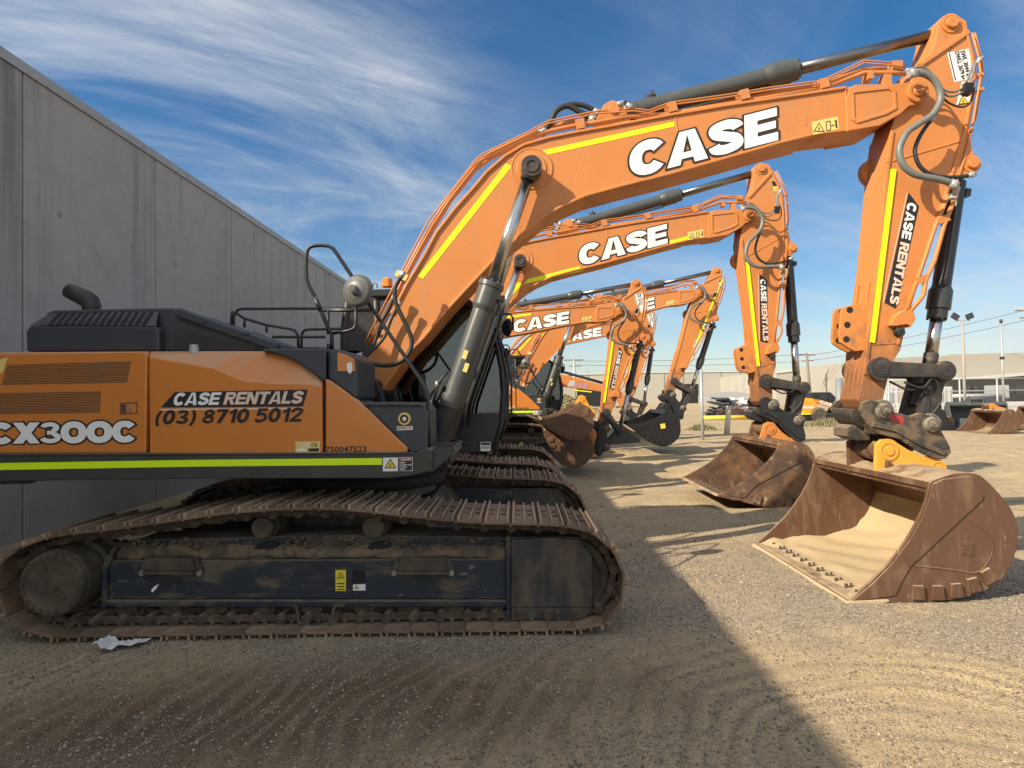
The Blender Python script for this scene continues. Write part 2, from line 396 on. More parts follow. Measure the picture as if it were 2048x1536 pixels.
M['pipe_yellow'] = paint('yellow_paint', (0.72, 0.50, 0.05), 0.5)
M['loader'] = paint('loader_yellow', (0.70, 0.33, 0.035), 0.4)
M['white_metal'] = paint('white_metal', (0.52, 0.52, 0.50), 0.5, dirt=(0.45, 0.42, 0.37), dirt_amt=(0.6, 0.85))
M['dark'] = paint('dark_interior', (0.012, 0.012, 0.013), 0.8, bump=0)
M['tyre'] = paint('tyre_rubber', (0.03, 0.028, 0.026), 0.8, dust=(0.2, 0.16, 0.11), dust_rng=(-0.6, 1.0))
M['paper'] = paint('crumpled_paper', (0.66, 0.66, 0.64), 0.8, dirt=(0.25, 0.24, 0.22), dirt_amt=(0.55, 0.75), dirt_scale=9, bump=0.3, bscale=30)
M['green'] = paint('green_spray_paint', (0.02, 0.20, 0.12), 0.7)
M['leaf'] = paint('weed_leaf', (0.12, 0.14, 0.045), 0.7, vary=0.4, bump=0)
M['wire_rust'] = paint('rusty_wire', (0.12, 0.06, 0.05), 0.8)
M['roof_dark'] = paint('dark_awning', (0.045, 0.05, 0.06), 0.6)
def glass_mat():
    t = NT('tinted_glass')
    n, l = t.n, t.l
    tr = n.new('ShaderNodeBsdfTransparent'); tr.inputs[0].default_value = (0.26, 0.36, 0.34, 1)
    gl = n.new('ShaderNodeBsdfGlossy'); gl.inputs['Roughness'].default_value = 0.03; gl.inputs[0].default_value = (0.9, 0.95, 0.95, 1)
    fr = n.new('ShaderNodeFresnel'); fr.inputs[0].default_value = 1.5
    mx = n.new('ShaderNodeMixShader'); l.new(t.math('ADD', fr.outputs[0], 0.05), mx.inputs[0]); l.new(tr.outputs[0], mx.inputs[1]); l.new(gl.outputs[0], mx.inputs[2])
    l.new(mx.outputs[0], t.out.inputs[0])
    return t.mat
M['glass'] = glass_mat()
def mirror_mat():
    t = NT('mirror_back'); t.set(**{'Base Color': (0.10, 0.10, 0.095), 'Roughness': 0.45}); return t.mat
M['mirror'] = mirror_mat()
def grille_mat():
    t = NT('perforated_grille')
    v = t.map(scale=(1, 1, 1.0))
    s = t.n.new('ShaderNodeSeparateXYZ'); t.l.new(v, s.inputs[0])
    px, pz = 0.0155, 0.0135
    row = t.math('FLOOR', t.math('DIVIDE', s.outputs[2], pz))
    odd = t.math('MULTIPLY', t.math('MODULO', t.math('ABSOLUTE', row), 2.0), 0.5)
    fx = t.math('SUBTRACT', t.math('FRACT', t.math('ADD', t.math('DIVIDE', s.outputs[0], px), odd)), 0.5)
    fz = t.math('SUBTRACT', t.math('FRACT', t.math('DIVIDE', s.outputs[2], pz)), 0.5)
    d = t.math('SQRT', t.math('ADD', t.math('MULTIPLY', fx, fx), t.math('MULTIPLY', fz, fz)))
    hole = t.ramp(d, 0.41, 0.34)
    dirt = t.ramp(t.noise(v, 4, 8, 0.7), 0.5, 0.7)
    t.set(**{'Base Color': t.mix(hole, t.mix(dirt, (0.42, 0.155, 0.032), (0.34, 0.17, 0.08)), (0.018, 0.012, 0.009)), 'Roughness': 0.5})
    t.set(Normal=t.bump(t.math('SUBTRACT', 1.0, hole), 0.5, 0.004))
    return t.mat
M['grille'] = grille_mat()
def wall_mat():
    t = NT('stained_concrete')
    v = t.map()
    base = t.mix(t.noise(v, 0.35, 5, 0.55), (0.34, 0.325, 0.30), (0.44, 0.42, 0.39))
    base = t.mix(t.math('MULTIPLY', t.ramp(t.noise(v, 2.0, 9, 0.7), 0.4, 0.75), 0.35), base, (0.22, 0.215, 0.205))
    s = t.n.new('ShaderNodeSeparateXYZ'); t.l.new(v, s.inputs[0])
    topm = t.ramp(s.outputs[2], 1.2, 6.6)
    st = t.ramp(t.noise(t.map(scale=(1, 0.9, 0.05)), 1.6, 8, 0.7), 0.50, 0.70)
    st2 = t.ramp(t.noise(t.map(scale=(1, 3.0, 0.10), loc=(0, 3, 1)), 1.7, 6, 0.65), 0.56, 0.74)
    base = t.mix(t.math('MULTIPLY', t.math('MULTIPLY', st, topm), 0.62), base, (0.085, 0.10, 0.12))
    base = t.mix(t.math('MULTIPLY', t.math('MULTIPLY', st2, topm), 0.22), base, (0.10, 0.11, 0.125))
    light = t.ramp(t.noise(t.map(scale=(1, 2.2, 0.06), loc=(0, 9, 4)), 1.5, 5, 0.6), 0.58, 0.78)
    base = t.mix(t.math('MULTIPLY', light, 0.3), base, (0.42, 0.41, 0.39))
    t.set(**{'Base Color': base, 'Roughness': 0.85})
    t.set(Normal=t.bump(t.noise(v, 26, 8, 0.7), 0.25, 0.01))
    return t.mat
M['wall'] = wall_mat()
def far_concrete(name, c, streaks=0.25):
    t = NT(name); v = t.map()
    st = t.ramp(t.noise(t.map(scale=(0.35, 0.35, 0.05)), 1.4, 6, 0.65), 0.45, 0.72)
    base = t.mix(t.math('MULTIPLY', st, streaks), c, tuple(x * 0.55 for x in c))
    t.set(**{'Base Color': t.mix(t.math('MULTIPLY', t.noise(v, 0.4, 6), 0.3), base, tuple(x * 0.7 for x in c)), 'Roughness': 0.85})
    return t.mat
M['far_wall'] = far_concrete('pale_concrete', (0.40, 0.385, 0.335), 0.4)
M['far_beige'] = far_concrete('beige_cladding', (0.37, 0.35, 0.30), 0.12)
SCX, SCY, SPER = 2.2, 2.9, .165          # centre and spacing of the scrub marks on the ground
def ground_mat():
    t = NT('gravel_yard')
    v = t.map()
    big = t.ramp(t.noise(v, 0.42, 6, 0.6, 0.5), 0.38, 0.64)
    mid = t.noise(v, 2.6, 8, 0.68)
    fine = t.noise(v, 34, 6, 0.7)
    peb = t.voro(v, 72, 'F1', 'Color')
    pd = t.voro(v, 72)
    col = t.mix(big, (0.46, 0.345, 0.195), (0.36, 0.285, 0.185))
    col = t.mix(t.ramp(mid, 0.42, 0.68), col, (0.56, 0.425, 0.245))
    col = t.mix(t.math('MULTIPLY', t.ramp(t.noise(t.map(loc=(4, 8, 0)), 1.1, 8, 0.7), 0.52, 0.7), 0.6), col, (0.25, 0.195, 0.125))
    bw = t.n.new('ShaderNodeSeparateColor'); t.l.new(peb, bw.inputs[0])
    col = t.mix(t.math('MULTIPLY', t.ramp(bw.outputs[0], 0.25, 1.0), 0.42), col, (0.62, 0.51, 0.34))
    col = t.mix(t.math('MULTIPLY', t.ramp(bw.outputs[1], 0.55, 1.0), 0.5), col, (0.125, 0.105, 0.085))
    col = t.mix(t.math('MULTIPLY', t.ramp(fine, 0.35, 0.7), 0.25), col, (0.26, 0.20, 0.125))
    t.set(**{'Base Color': col, 'Roughness': 0.95, 'Specular IOR Level': 0.2})
    s3 = t.n.new('ShaderNodeSeparateXYZ'); t.l.new(v, s3.inputs[0]); X, Y = s3.outputs[0], s3.outputs[1]
    M_, A_, S_ = (lambda p, q: t.math('MULTIPLY', p, q)), (lambda p, q: t.math('ADD', p, q)), (lambda p: t.math('SINE', p))
    # grey gravel spread over the strip the machines stand on
    gv = t.math('MULTIPLY', t.ramp(A_(Y, M_(t.noise(v, .8, 6, .6), 3.0)), 10.5, 7.5), t.ramp(t.noise(t.map(loc=(2, 5, 0)), 0.9, 6, 0.6), 0.30, 0.55))
    grey = t.mix(t.ramp(bw.outputs[2], 0.1, 1.0), (0.155, 0.132, 0.105), (0.45, 0.385, 0.29))
    col = t.mix(M_(gv, .78), col, grey)
    # scrub band of fine dirt in front of the row, with stone lines
    d = A_(t.math('SQRT', A_(t.math('POWER', t.math('SUBTRACT', X, SCX), 2.0), t.math('POWER', t.math('SUBTRACT', Y, SCY), 2.0))), A_(M_(S_(A_(M_(X, 3.0), M_(Y, 2.0))), .05), M_(S_(A_(M_(Y, 7.0), M_(X, -4.0))), .03)))
    ph = A_(A_(M_(d, 2 * math.pi / SPER), M_(S_(A_(M_(X, 1.7), M_(Y, .6))), .9)), A_(M_(S_(A_(M_(d, 2.3), M_(Y, 1.1))), 1.9), M_(S_(A_(M_(Y, 6.1), M_(X, 5.3))), .8)))
    band = t.ramp(A_(A_(Y, M_(S_(M_(X, 1.3)), -.22)), M_(t.noise(v, 3.0, 6), .5)), 5.0, 4.4)
    dirt = t.mix(t.noise(v, 5, 8, .7), (0.36, 0.265, 0.155), (0.54, 0.405, 0.235))
    col = t.mix(M_(band, .72), col, dirt)
    line = t.ramp(A_(S_(ph), M_(t.math('SUBTRACT', t.noise(v, 7, 6, .7), .5), 2.6)), -0.1, -1.1)
    line = M_(line, t.ramp(t.noise(t.map(loc=(6, 2, 0)), 1.5, 5, .6), .36, .60))
    col = t.mix(M_(M_(line, band), .55), col, t.mix(t.ramp(bw.outputs[2], 0.2, 1.0), (0.12, 0.095, 0.068), (0.38, 0.31, 0.215)))
    # damp dark soil, its colour darkened further to deepen the foreground shade
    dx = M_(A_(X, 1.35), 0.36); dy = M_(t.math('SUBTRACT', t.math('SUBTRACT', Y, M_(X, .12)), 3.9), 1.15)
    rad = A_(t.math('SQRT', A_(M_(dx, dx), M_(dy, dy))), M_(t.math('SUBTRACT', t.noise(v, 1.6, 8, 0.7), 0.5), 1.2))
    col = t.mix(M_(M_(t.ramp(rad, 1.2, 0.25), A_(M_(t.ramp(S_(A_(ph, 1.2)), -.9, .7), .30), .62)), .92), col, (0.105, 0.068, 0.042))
    dx = M_(A_(X, 3.4), 0.40); dy = M_(t.math('SUBTRACT', Y, 2.6), 0.8)  # left patch: foreground shade painted into the soil colour
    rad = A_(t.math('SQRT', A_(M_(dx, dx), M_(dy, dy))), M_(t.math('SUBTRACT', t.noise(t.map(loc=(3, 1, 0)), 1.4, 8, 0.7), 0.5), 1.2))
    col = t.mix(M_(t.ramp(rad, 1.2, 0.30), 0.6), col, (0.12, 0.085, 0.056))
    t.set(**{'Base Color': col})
    h = t.math('ADD', t.math('MULTIPLY', t.ramp(pd, 0.55, 0.0), 0.6), t.math('ADD', t.math('MULTIPLY', fine, 0.5), t.math('MULTIPLY', mid, 1.2)))
    t.set(Normal=t.bump(h, 0.75, 0.022))
    return t.mat
M['ground'] = ground_mat()
def pebble_mat():
    t = NT('pebbles')
    a = t.n.new('ShaderNodeAttribute'); a.attribute_name = 'tint'
    t.set(**{'Base Color': t.mix(a.outputs['Fac'], (0.12, 0.10, 0.08), (0.42, 0.35, 0.255)), 'Roughness': 0.9})
    return t.mat
M['pebble'] = pebble_mat()
def bush_mat():
    t = NT('dry_foliage'); a = t.n.new('ShaderNodeAttribute'); a.attribute_name = 'tint'
    t.set(**{'Base Color': t.mix(a.outputs['Fac'], (0.10, 0.105, 0.045), (0.34, 0.31, 0.16)), 'Roughness': 0.8}); return t.mat
M['bush'] = bush_mat()

# ------------------------------------------------------------------ lettering
def ribbon(pts, t):
    pts = [Vector((a, b)) for a, b in pts]
    left, right = [], []
    k = len(pts)
    for i in range(k):
        if i == 0: d0 = d1 = (pts[1] - pts[0]).normalized()
        elif i == k - 1: d0 = d1 = (pts[-1] - pts[-2]).normalized()
        else: d0, d1 = (pts[i] - pts[i - 1]).normalized(), (pts[i + 1] - pts[i]).normalized()
        n0, n1 = Vector((-d0.y, d0.x)), Vector((-d1.y, d1.x))
        m = (n0 + n1); m = m / max(0.3, m.dot(n0)) if m.length > 1e-6 else n0
        left.append(pts[i] + m * t / 2); right.append(pts[i] - m * t / 2)
    return [tuple(p) for p in left] + [tuple(p) for p in reversed(right)]
def grow(poly, d):
    k = len(poly)
    a = sum(poly[i][0] * poly[(i + 1) % k][1] - poly[(i + 1) % k][0] * poly[i][1] for i in range(k))
    sg = 1 if a > 0 else -1
    out = []
    for i in range(k):
        p0, p1, p2 = Vector(poly[i - 1]), Vector(poly[i]), Vector(poly[(i + 1) % k])
        e0, e1 = p1 - p0, p2 - p1
        if e0.length < 1e-7 or e1.length < 1e-7: out.append(tuple(p1)); continue
        e0.normalize(); e1.normalize()
        n0, n1 = Vector((e0.y, -e0.x)) * sg, Vector((e1.y, -e1.x)) * sg
        m = n0 + n1
        m = m / max(0.72, m.dot(n0)) if m.length > 1e-6 else n0
        out.append(tuple(p1 + m * d))
    return out
def arc(cx, cy, rx, ry, a0, a1, n=14, p=1.0):
    o = []
    for i in range(n + 1):
        a = R(a0 + (a1 - a0) * i / n)
        c, s = math.cos(a), math.sin(a)
        o.append((cx + rx * math.copysign(abs(c) ** p, c), cy + ry * math.copysign(abs(s) ** p, s)))
    return o
def glyph(ch, t):
    h = t / 2
    rect = lambda x0, y0, x1, y1: [(x0, y0), (x1, y0), (x1, y1), (x0, y1)]
    b = t * 0.84
    if ch == ' ': return 0.34, []
    if ch == 'C': return 0.90, [ribbon(arc(.46, .5, .46 - h, .5 - b / 2, 36, 324, 18, .9), t)]
    if ch == 'A':
        w = 1.0; c = w / 2
        return w, [[(0, 0), (1.06 * t, 0), (c + .08 * t, 1), (c - .62 * t, 1)], [(w, 0), (w - 1.06 * t, 0), (c - .08 * t, 1), (c + .62 * t, 1)], rect(.24, .17, w - .24, .17 + .62 * t)]
    if ch == 'S':
        w = .86
        p = [(w - h * .9, .70), (w - h - .04, .80), (w * .5, 1 - b / 2), (h + .01, .80), (h + .05, .62), (w * .5, .51), (w - h - .05, .40), (w - h - .01, .21), (w * .5, b / 2), (h + .04, .18), (h * .9, .30)]
        return w, [ribbon(spl2(p, 5), t * .92)]
    if ch == 'E':
        w = .80
        return w, [rect(0, 0, t * 1.05, 1), rect(t, 1 - b, w, 1), rect(t, .5 - b * .44, w - .03, .5 + b * .44), rect(t, 0, w + .02, b)]
    if ch == 'R':
        w = .88
        return w, [rect(0, 0, t * 1.05, 1), ribbon([(t * .8, 1 - b / 2), (w - .32, 1 - b / 2)] + arc(w - .32, .70, .32 - h, .30 - b / 2, 80, -80, 8) + [(w - .32, .40 + b / 2), (t * .8, .40 + b / 2)], b), [(w * .38, .45), (w * .38 + t * 1.05, .45), (w + .03, 0), (w + .03 - t * 1.15, 0)]]
    if ch == 'N':
        w = .90
        return w, [rect(0, 0, t, 1), rect(w - t, 0, w, 1), [(0, 1), (t * 1.1, 1), (w, 0), (w - t * 1.1, 0)]]
    if ch == 'T': return .84, [rect(0, 1 - b, .84, 1), rect(.42 - t * .52, 0, .42 + t * .52, 1 - b * .5)]
    if ch == 'L': return .74, [rect(0, 0, t * 1.05, 1), rect(t, 0, .74, b)]
    if ch == 'X': return 1.0, [[(0, 1), (t * 1.25, 1), (1, 0), (1 - t * 1.25, 0)], [(1, 1), (1 - t * 1.25, 1), (0, 0), (t * 1.25, 0)]]
    if ch == 'O': return .96, [ribbon(arc(.48, .5, .48 - h, .5 - b / 2, 85, 275, 14, .92), t), ribbon(arc(.48, .5, .48 - h, .5 - b / 2, -95, 95, 14, .92), t)]
    if ch == '0': return .76, [ribbon(arc(.38, .5, .38 - h, .5 - b / 2, 85, 275, 12), t), ribbon(arc(.38, .5, .38 - h, .5 - b / 2, -95, 95, 12), t)]
    if ch == '3':
        w = .80; k = min(b, .205)
        return w, [ribbon(arc(.38, .735, .36 - k * .55, .265 - k / 2, 170, -70, 16), k), ribbon(arc(.40, .275, .40 - k * .55, .275 - k / 2, 72, -170, 16), k), [(.28, .5 - k * .45), (.56, .5 - k * .45), (.56, .5 + k * .45), (.28, .5 + k * .45)]]
    if ch == '8':
        w = .76; o = []
        for cy, rx, ry in ((.73, .33, .27), (.28, .38, .28)):
            o += [ribbon(arc(w / 2, cy, rx - h * .9, ry - b * .45, 85, 275, 10), b * .95), ribbon(arc(w / 2, cy, rx - h * .9, ry - b * .45, -95, 95, 10), b * .95)]
        return w, o
    if ch == '7': return .72, [rect(0, 1 - b, .72, 1), [(.72, 1 - b * .6), (.72 - t * 1.2, 1 - b * .6), (.14, 0), (.14 + t * 1.1, 0)]]
    if ch == '1': return .50, [rect(.50 - t, 0, .50, 1), [(.5 - t * .5, 1), (.06, .80), (.06, .60), (.5 - t * .5, .76)]]
    if ch == '5':
        w = .76
        p = [(.12, .54), (.30, .60), (.52, .58), (w - h, .42), (w - h, .22), (w * .48, b / 2), (h + .04, .11), (h * .7, .25)]
        return w, [rect(.10, 1 - b, .70, 1), [(.10, 1), (.10 + t * .9, 1), (.04 + t * .9, .48), (.04, .48)], ribbon(spl2(p, 5), b)]
    if ch == '2':
        w = .76
        p = [(h * .7, .68), (h + .04, .86), (w * .5, 1 - b / 2), (w - h, .82), (w - h - .03, .62), (w * .52, .40), (.14, .14)]
        return w, [ribbon(spl2(p, 5), b), rect(.02, 0, w, b)]
    if ch == '(': return .42, [ribbon(arc(.62, .42, .50, .70, 130, 230, 8), t * .8)]
    if ch == ')': return .42, [ribbon(arc(-.20, .42, .50, .70, 50, -50, 8), t * .8)]
    return .6, [rect(.1, 0, .5, 1)]
def heavy_text(mb, body, p0, u, v, y, t=.27, gap=.05, shear=0.0, fill=0, edge=None, edge_w=.05, fills=None):
    """p0: x, z of the lower left corner; u: the whole run along the baseline; v: the whole letter height"""
    items = []; x = 0.0
    for i, ch in enumerate(body):
        w, polys = glyph(ch, t)
        items.append((x, polys, (fills[i] if fills else fill)))
        x += w + (gap if ch != ' ' else 0)
    W = x - gap
    p0, u, v = Vector(p0), Vector(u), Vector(v)
    def put(q, dy):
        r = p0 + u * ((q[0] + q[1] * shear) / W) + v * q[1]
        return (r.x, y - dy, r.y)
    k = 0
    for x, polys, fi in items:
        for pl in polys:
            pl = [(a + x, b) for a, b in pl]
            if edge is not None:
                mb.sheet([put(q, .0012 + .0002 * (k % 9)) for q in grow(pl, edge_w)], edge)
            mb.sheet([put(q, .0035 + .0002 * (k % 9)) for q in pl], fi)
            k += 1
def small_text(mb, body, p0, u, v, y, mi=0, bold=.018, align_w=True, dy=.002):
    cu = bpy.data.curves.new('t', 'FONT'); cu.body = body; cu.size = 1; cu.offset = bold; cu.resolution_u = 2
    ob = bpy.data.objects.new('t', cu); COL.objects.link(ob)
    bpy.context.view_layer.update()
    me = bpy.data.meshes.new_from_object(ob.evaluated_get(bpy.context.evaluated_depsgraph_get()))
    xs = [q.co.x for q in me.vertices]; ys = [q.co.y for q in me.vertices]
    p0, u, v = Vector(p0), Vector(u), Vector(v)
    x0, W, y0, H = min(xs), max(xs) - min(xs), 0.0, max(ys)
    n = len(mb.v)
    for q in me.vertices:
        r = p0 + u * ((q.co.x - x0) / W) + v * ((q.co.y - y0) / H)
        mb.v.append((r.x, y - dy, r.y))
    for f in me.polygons: mb.face([n + i for i in f.vertices], mi)
    bpy.data.objects.remove(ob); bpy.data.meshes.remove(me); bpy.data.curves.remove(cu)
def warn_triangle(mb, c, r, y, up=(0, 1), fill=0, edge=1):
    """a warning triangle with a mark in it"""
    c = Vector(c); up = Vector(up).normalized(); rt = Vector((up.y, -up.x))
    def tri(s, dy, mi): mb.sheet([((c + up * s).x, y - dy, (c + up * s).y)] + [((c - up * s * .55 + rt * s * .95 * q).x, y - dy, (c - up * s * .55 + rt * s * .95 * q).y) for q in (-1, 1)], mi)
    tri(r, .0015, edge); tri(r * .74, .0025, fill)
    for a, b, w in (((0, .30), (.05, -.05), .10), ((-.22, -.02), (.24, -.16), .08), ((.05, -.05), (-.16, -.36), .10)):
        pl = ribbon([a, b], w)
        mb.sheet([((c + rt * r * p + up * r * q).x, y - .0035, (c + rt * r * p + up * r * q).y) for p, q in pl], edge)
def quad(mb, pts, y, mi=0): mb.sheet([(a, y, b) for a, b in pts], mi)

# ------------------------------------------------------------------ setting: ground
def scrub(x, y):
    d = np.hypot(x - SCX, y - SCY) + .05 * np.sin(3 * x + 2 * y) + .03 * np.sin(7 * y - 4 * x)
    e = y - 4.45 - .22 * np.sin(1.3 * x) - .08 * np.sin(5.1 * x)
    m = np.clip(.5 - e / .5, 0, 1); m = m * m * (3 - 2 * m) * np.clip((d - .15) / .3, 0, 1)
    return m, d * (2 * math.pi / SPER) + .9 * np.sin(1.7 * x + .6 * y) + 1.9 * np.sin(2.3 * d + 1.1 * y) + .8 * np.sin(6.1 * y + 5.3 * x)
def ground_height(x, y):
    """x, y numpy arrays"""
    def wob(fx, fy, ph): return np.sin(x * fx + ph + 1.7 * np.sin(y * fy * .6 + ph * 2)) * np.sin(y * fy + ph * 1.3 + 1.1 * np.sin(x * fx * .7))
    h = .012 * wob(.9, 1.1, .3) + .007 * wob(2.3, 2.9, 1.1) + .004 * wob(6.1, 5.3, 2.2)
    # scrub marks left by a machine turning on its tracks in front of the row
    m, ph = scrub(x, y)
    g = np.clip(.45 + .75 * np.sin(x * 2.1 - y * 1.9 + 1.2 * np.sin(y * 2.2 + x)) * np.sin(x * 1.3 + y * 3.1 + .7), 0, 1)
    h = h + m * (.013 * np.sin(ph) * g + .006 * np.sin(ph * .5 + 1.0))
    # wheel ruts across the yard
    for y0, wd, amp, sl in ((9.6, .35, .03, .02), (13.2, .4, .035, -.01), (14.6, .3, .03, -.01), (16.8, .4, .035, .0), (18.4, .35, .03, .02), (22.5, .5, .035, .01), (27.0, .5, .03, .0)):
        d = (y - y0 - sl * x - .25 * np.sin(x * .8)) / wd
        amp = amp * 1.7
        h = h + amp * np.exp(-d * d) * np.clip((x - 1.2) / 1.5, 0, 1) * (1 + .5 * np.sin(x * 3.1)) - amp * .8 * np.exp(-(d - 1.3) ** 2) * np.clip((x - 1.2) / 1.5, 0, 1)
    far = np.clip((y - 8.5) / 2, 0, 1) * np.clip((x - 1.0) / 1.5, 0, 1)
    h = h + far * .016 * np.sin(y * 5.1 + 1.3 * np.sin(x * 1.1)) * (.5 + .5 * np.sin(x * 1.7 + y * .6)) + far * .008 * np.sin(x * 9 + 3 * np.sin(y * 4)) * np.sin(y * 11)
    damp = np.clip((60 - y) / 30, 0, 1)
    return h * damp
def axis(parts):
    out = []
    for a, b, s in parts:
        n = max(1, int(round((b - a) / s))); out += [a + (b - a) * i / n for i in range(n)]
    out.append(parts[-1][1]); return np.array(out)
gx = axis([(-900, -60, 70), (-60, -12, 4), (-12, -5, .25), (-5, 6, .032), (6, 16, .12), (16, 60, 2), (60, 900, 70)])
gy = axis([(-60, -4, 7), (-4, 1.6, .3), (1.6, 6.5, .028), (6.5, 12, .07), (12, 32, .16), (32, 80, 2), (80, 1400, 66)])
XX, YY = np.meshgrid(gx, gy)
ZZ = ground_height(XX, YY)
vv3 = np.stack([XX.ravel(), YY.ravel(), ZZ.ravel()], 1)
nx, ny = len(gx), len(gy)
ii = (np.arange(ny - 1)[:, None] * nx + np.arange(nx - 1)[None, :]).ravel()
quads = np.stack([ii, ii + 1, ii + nx + 1, ii + nx], 1)
def fast_mesh(name, verts, faces, mat, smooth=True, tint=None):
    me = bpy.data.meshes.new(name)
    k = faces.shape[1]
    me.vertices.add(len(verts)); me.vertices.foreach_set('co', verts.astype(np.float32).ravel())
    me.loops.add(faces.size); me.loops.foreach_set('vertex_index', faces.astype(np.int32).ravel())
    me.polygons.add(len(faces)); me.polygons.foreach_set('loop_start', np.arange(0, faces.size, k, dtype=np.int32))
    try: me.polygons.foreach_set('loop_total', np.full(len(faces), k, dtype=np.int32))
    except Exception: pass
    me.materials.append(mat)
    me.update(calc_edges=True)
    me.polygons.foreach_set('use_smooth', np.full(len(faces), smooth))
    if tint is not None:
        a = me.attributes.new('tint', 'FLOAT', 'POINT'); a.data.foreach_set('value', tint.astype(np.float32))
    return me
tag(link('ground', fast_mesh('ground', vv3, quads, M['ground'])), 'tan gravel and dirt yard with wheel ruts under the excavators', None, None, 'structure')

# loose stones: far more than anyone could count
nr = np.random.RandomState(3)
def stones(n, xr, yr, smin, smax, seed):
    rs = np.random.RandomState(seed)
    u = rs.rand(n); y = yr[0] + (yr[1] - yr[0]) * u ** 1.25
    half = y * .9
    x = np.clip(rs.uniform(-1, 1, n) * half, xr[0], xr[1])
    # clumped cover
    keep = (np.sin(x * 1.9 + 2 * np.sin(y * 1.3)) * np.sin(y * 2.3 + x) + .8 * rs.randn(n)) > -.45
    # in the scrub band the stones are pushed into lines along the hollows
    m, ph = scrub(x, y)
    g = np.clip(.45 + .75 * np.sin(x * 2.1 - y * 1.9 + 1.2 * np.sin(y * 2.2 + x)) * np.sin(x * 1.3 + y * 3.1 + .7), 0, 1)
    inline = (np.sin(ph) * g + .75 * rs.randn(n)) < -.40
    patch = np.sin(x * 3.3 + 1.7 * np.sin(y * 2.9)) * np.sin(y * 4.1 + x * 1.3) > .15
    keep = np.where(rs.rand(n) < m, inline | (patch & (rs.rand(n) < .55)) | (rs.rand(n) < .10), keep)
    x, y = x[keep], y[keep]; n = len(x)
    s = smin * (smax / smin) ** (rs.rand(n) ** 2.4)
    base = np.array([[1, 0, 0], [0, 1, 0], [-1, 0, 0], [0, -1, 0], [0, 0, .75], [0, 0, -.75]], float)
    f = np.array([[0, 1, 4], [1, 2, 4], [2, 3, 4], [3, 0, 4], [1, 0, 5], [2, 1, 5], [3, 2, 5], [0, 3, 5]])
    an = rs.rand(n) * 6.283
    V = base[None] * s[:, None, None] * (.65 + .7 * rs.rand(n, 6, 3))
    c, sn = np.cos(an), np.sin(an)
    X = V[:, :, 0] * c[:, None] - V[:, :, 1] * sn[:, None]; Y = V[:, :, 0] * sn[:, None] + V[:, :, 1] * c[:, None]
    Z = V[:, :, 2] + V[:, :, 0] * .3 * rs.randn(n)[:, None]
    X += x[:, None]; Y += y[:, None]; Z += (ground_height(x, y) + s * .25)[:, None]
    vs = np.stack([X.ravel(), Y.ravel(), Z.ravel()], 1)
    fs = (f[None] + (np.arange(n) * 6)[:, None, None]).reshape(-1, 3)
    tint = np.repeat(np.clip(.40 + .28 * rs.randn(n), 0, 1), 6)
    return vs, fs, tint
a = stones(150000, (-4.5, 6), (1.7, 7.8), .0034, .0125, 11)
b = stones(9000, (-6, 9), (5.5, 14), .008, .022, 12)
vs = np.concatenate([a[0], b[0]]); fs = np.concatenate([a[1], b[1] + len(a[0])]); ti = np.concatenate([a[2], b[2]])
tag(link('gravel', fast_mesh('gravel', vs, fs, M['pebble'], False, ti)), 'loose gravel stones strewn over the dirt yard', 'gravel', None, 'stuff')

# ------------------------------------------------------------------ setting: long concrete wall
WX = -6.87; WZ = 6.70; P0 = 8.37; PITCH = 3.11
wall = thing('warehouse', 'tall grey concrete panel warehouse with dark water stains behind the excavators', 'warehouse', (WX, 0, 0))
def panel(k):
    def f(mb):
        y0, y1 = P0 + PITCH * k + .014, P0 + PITCH * (k + 1) - .014
        mb.prism([(0, -.3), (0, WZ - .125), (-.18, WZ - .125), (-.18, -.3)], y0, y1)
    return f
for k in range(-6, 17):
    part('wall_panel%d' % k, 'wall_panel', M['wall'], wall, panel(k), bevel=.012)
M['patch'] = paint('concrete_patch', (0.27, 0.265, 0.255), 0.9)
def inserts(k):
    def f(mb):
        rr = random.Random(k + 40)
        for fy in (.22, .78):
            for z in (1.9, 4.7):
                y, zz_ = P0 + PITCH * (k + fy), z + rr.uniform(-.05, .05)
                mb.cyl((-.002, y, zz_), (.004, y, zz_), .045, seg=14, sm=False)
    return f
for k in range(-2, 12): part('insert%d' % k, 'filled_insert', M['patch'], wall, inserts(k))
yA, yB = P0 + PITCH * -6, P0 + PITCH * 17
part('joint_backing', 'joint_sealant', M['dark'], wall, lambda mb: mb.box((-.10, (yA + yB) / 2, 3.1), (.10, yB - yA - .1, 6.5)))
def coping(mb):
    mb.prism([(.030, WZ - .15), (.030, WZ), (-.24, WZ + .02), (-.24, WZ - .15), (-.20, WZ - .15), (-.20, WZ - .12), (.012, WZ - .12), (.012, WZ - .15)], yA - .02, yB + .02)
M['coping'] = paint('metal_capping', (0.36, 0.375, 0.37), 0.5, dirt=(0.2, 0.21, 0.21), dirt_amt=(0.5, 0.8))
part('coping', 'capping', M['coping'], wall, coping)
part('wroof', 'roof', M['galv'], wall, lambda mb: mb.box((-6.2, (yA + yB) / 2, WZ - .35), (12, yB - yA - .2, .15)))
def sprayed(mb):
    # small green spray mark of three strokes low on the wall
    z0, yc = .14, 7.62
    for dy, dz in ((0, .34), (-.11, .27), (.12, .26)):
        mb.sheet([(.004, yc, z0), (.004, yc + dy * .5 - .035, z0 + dz * .55), (.004, yc + dy, z0 + dz), (.004, yc + dy * .5 + .035, z0 + dz * .5)][::-1])
        z0 += .002
part('sprayed', 'spray_mark', M['green'], wall, sprayed)

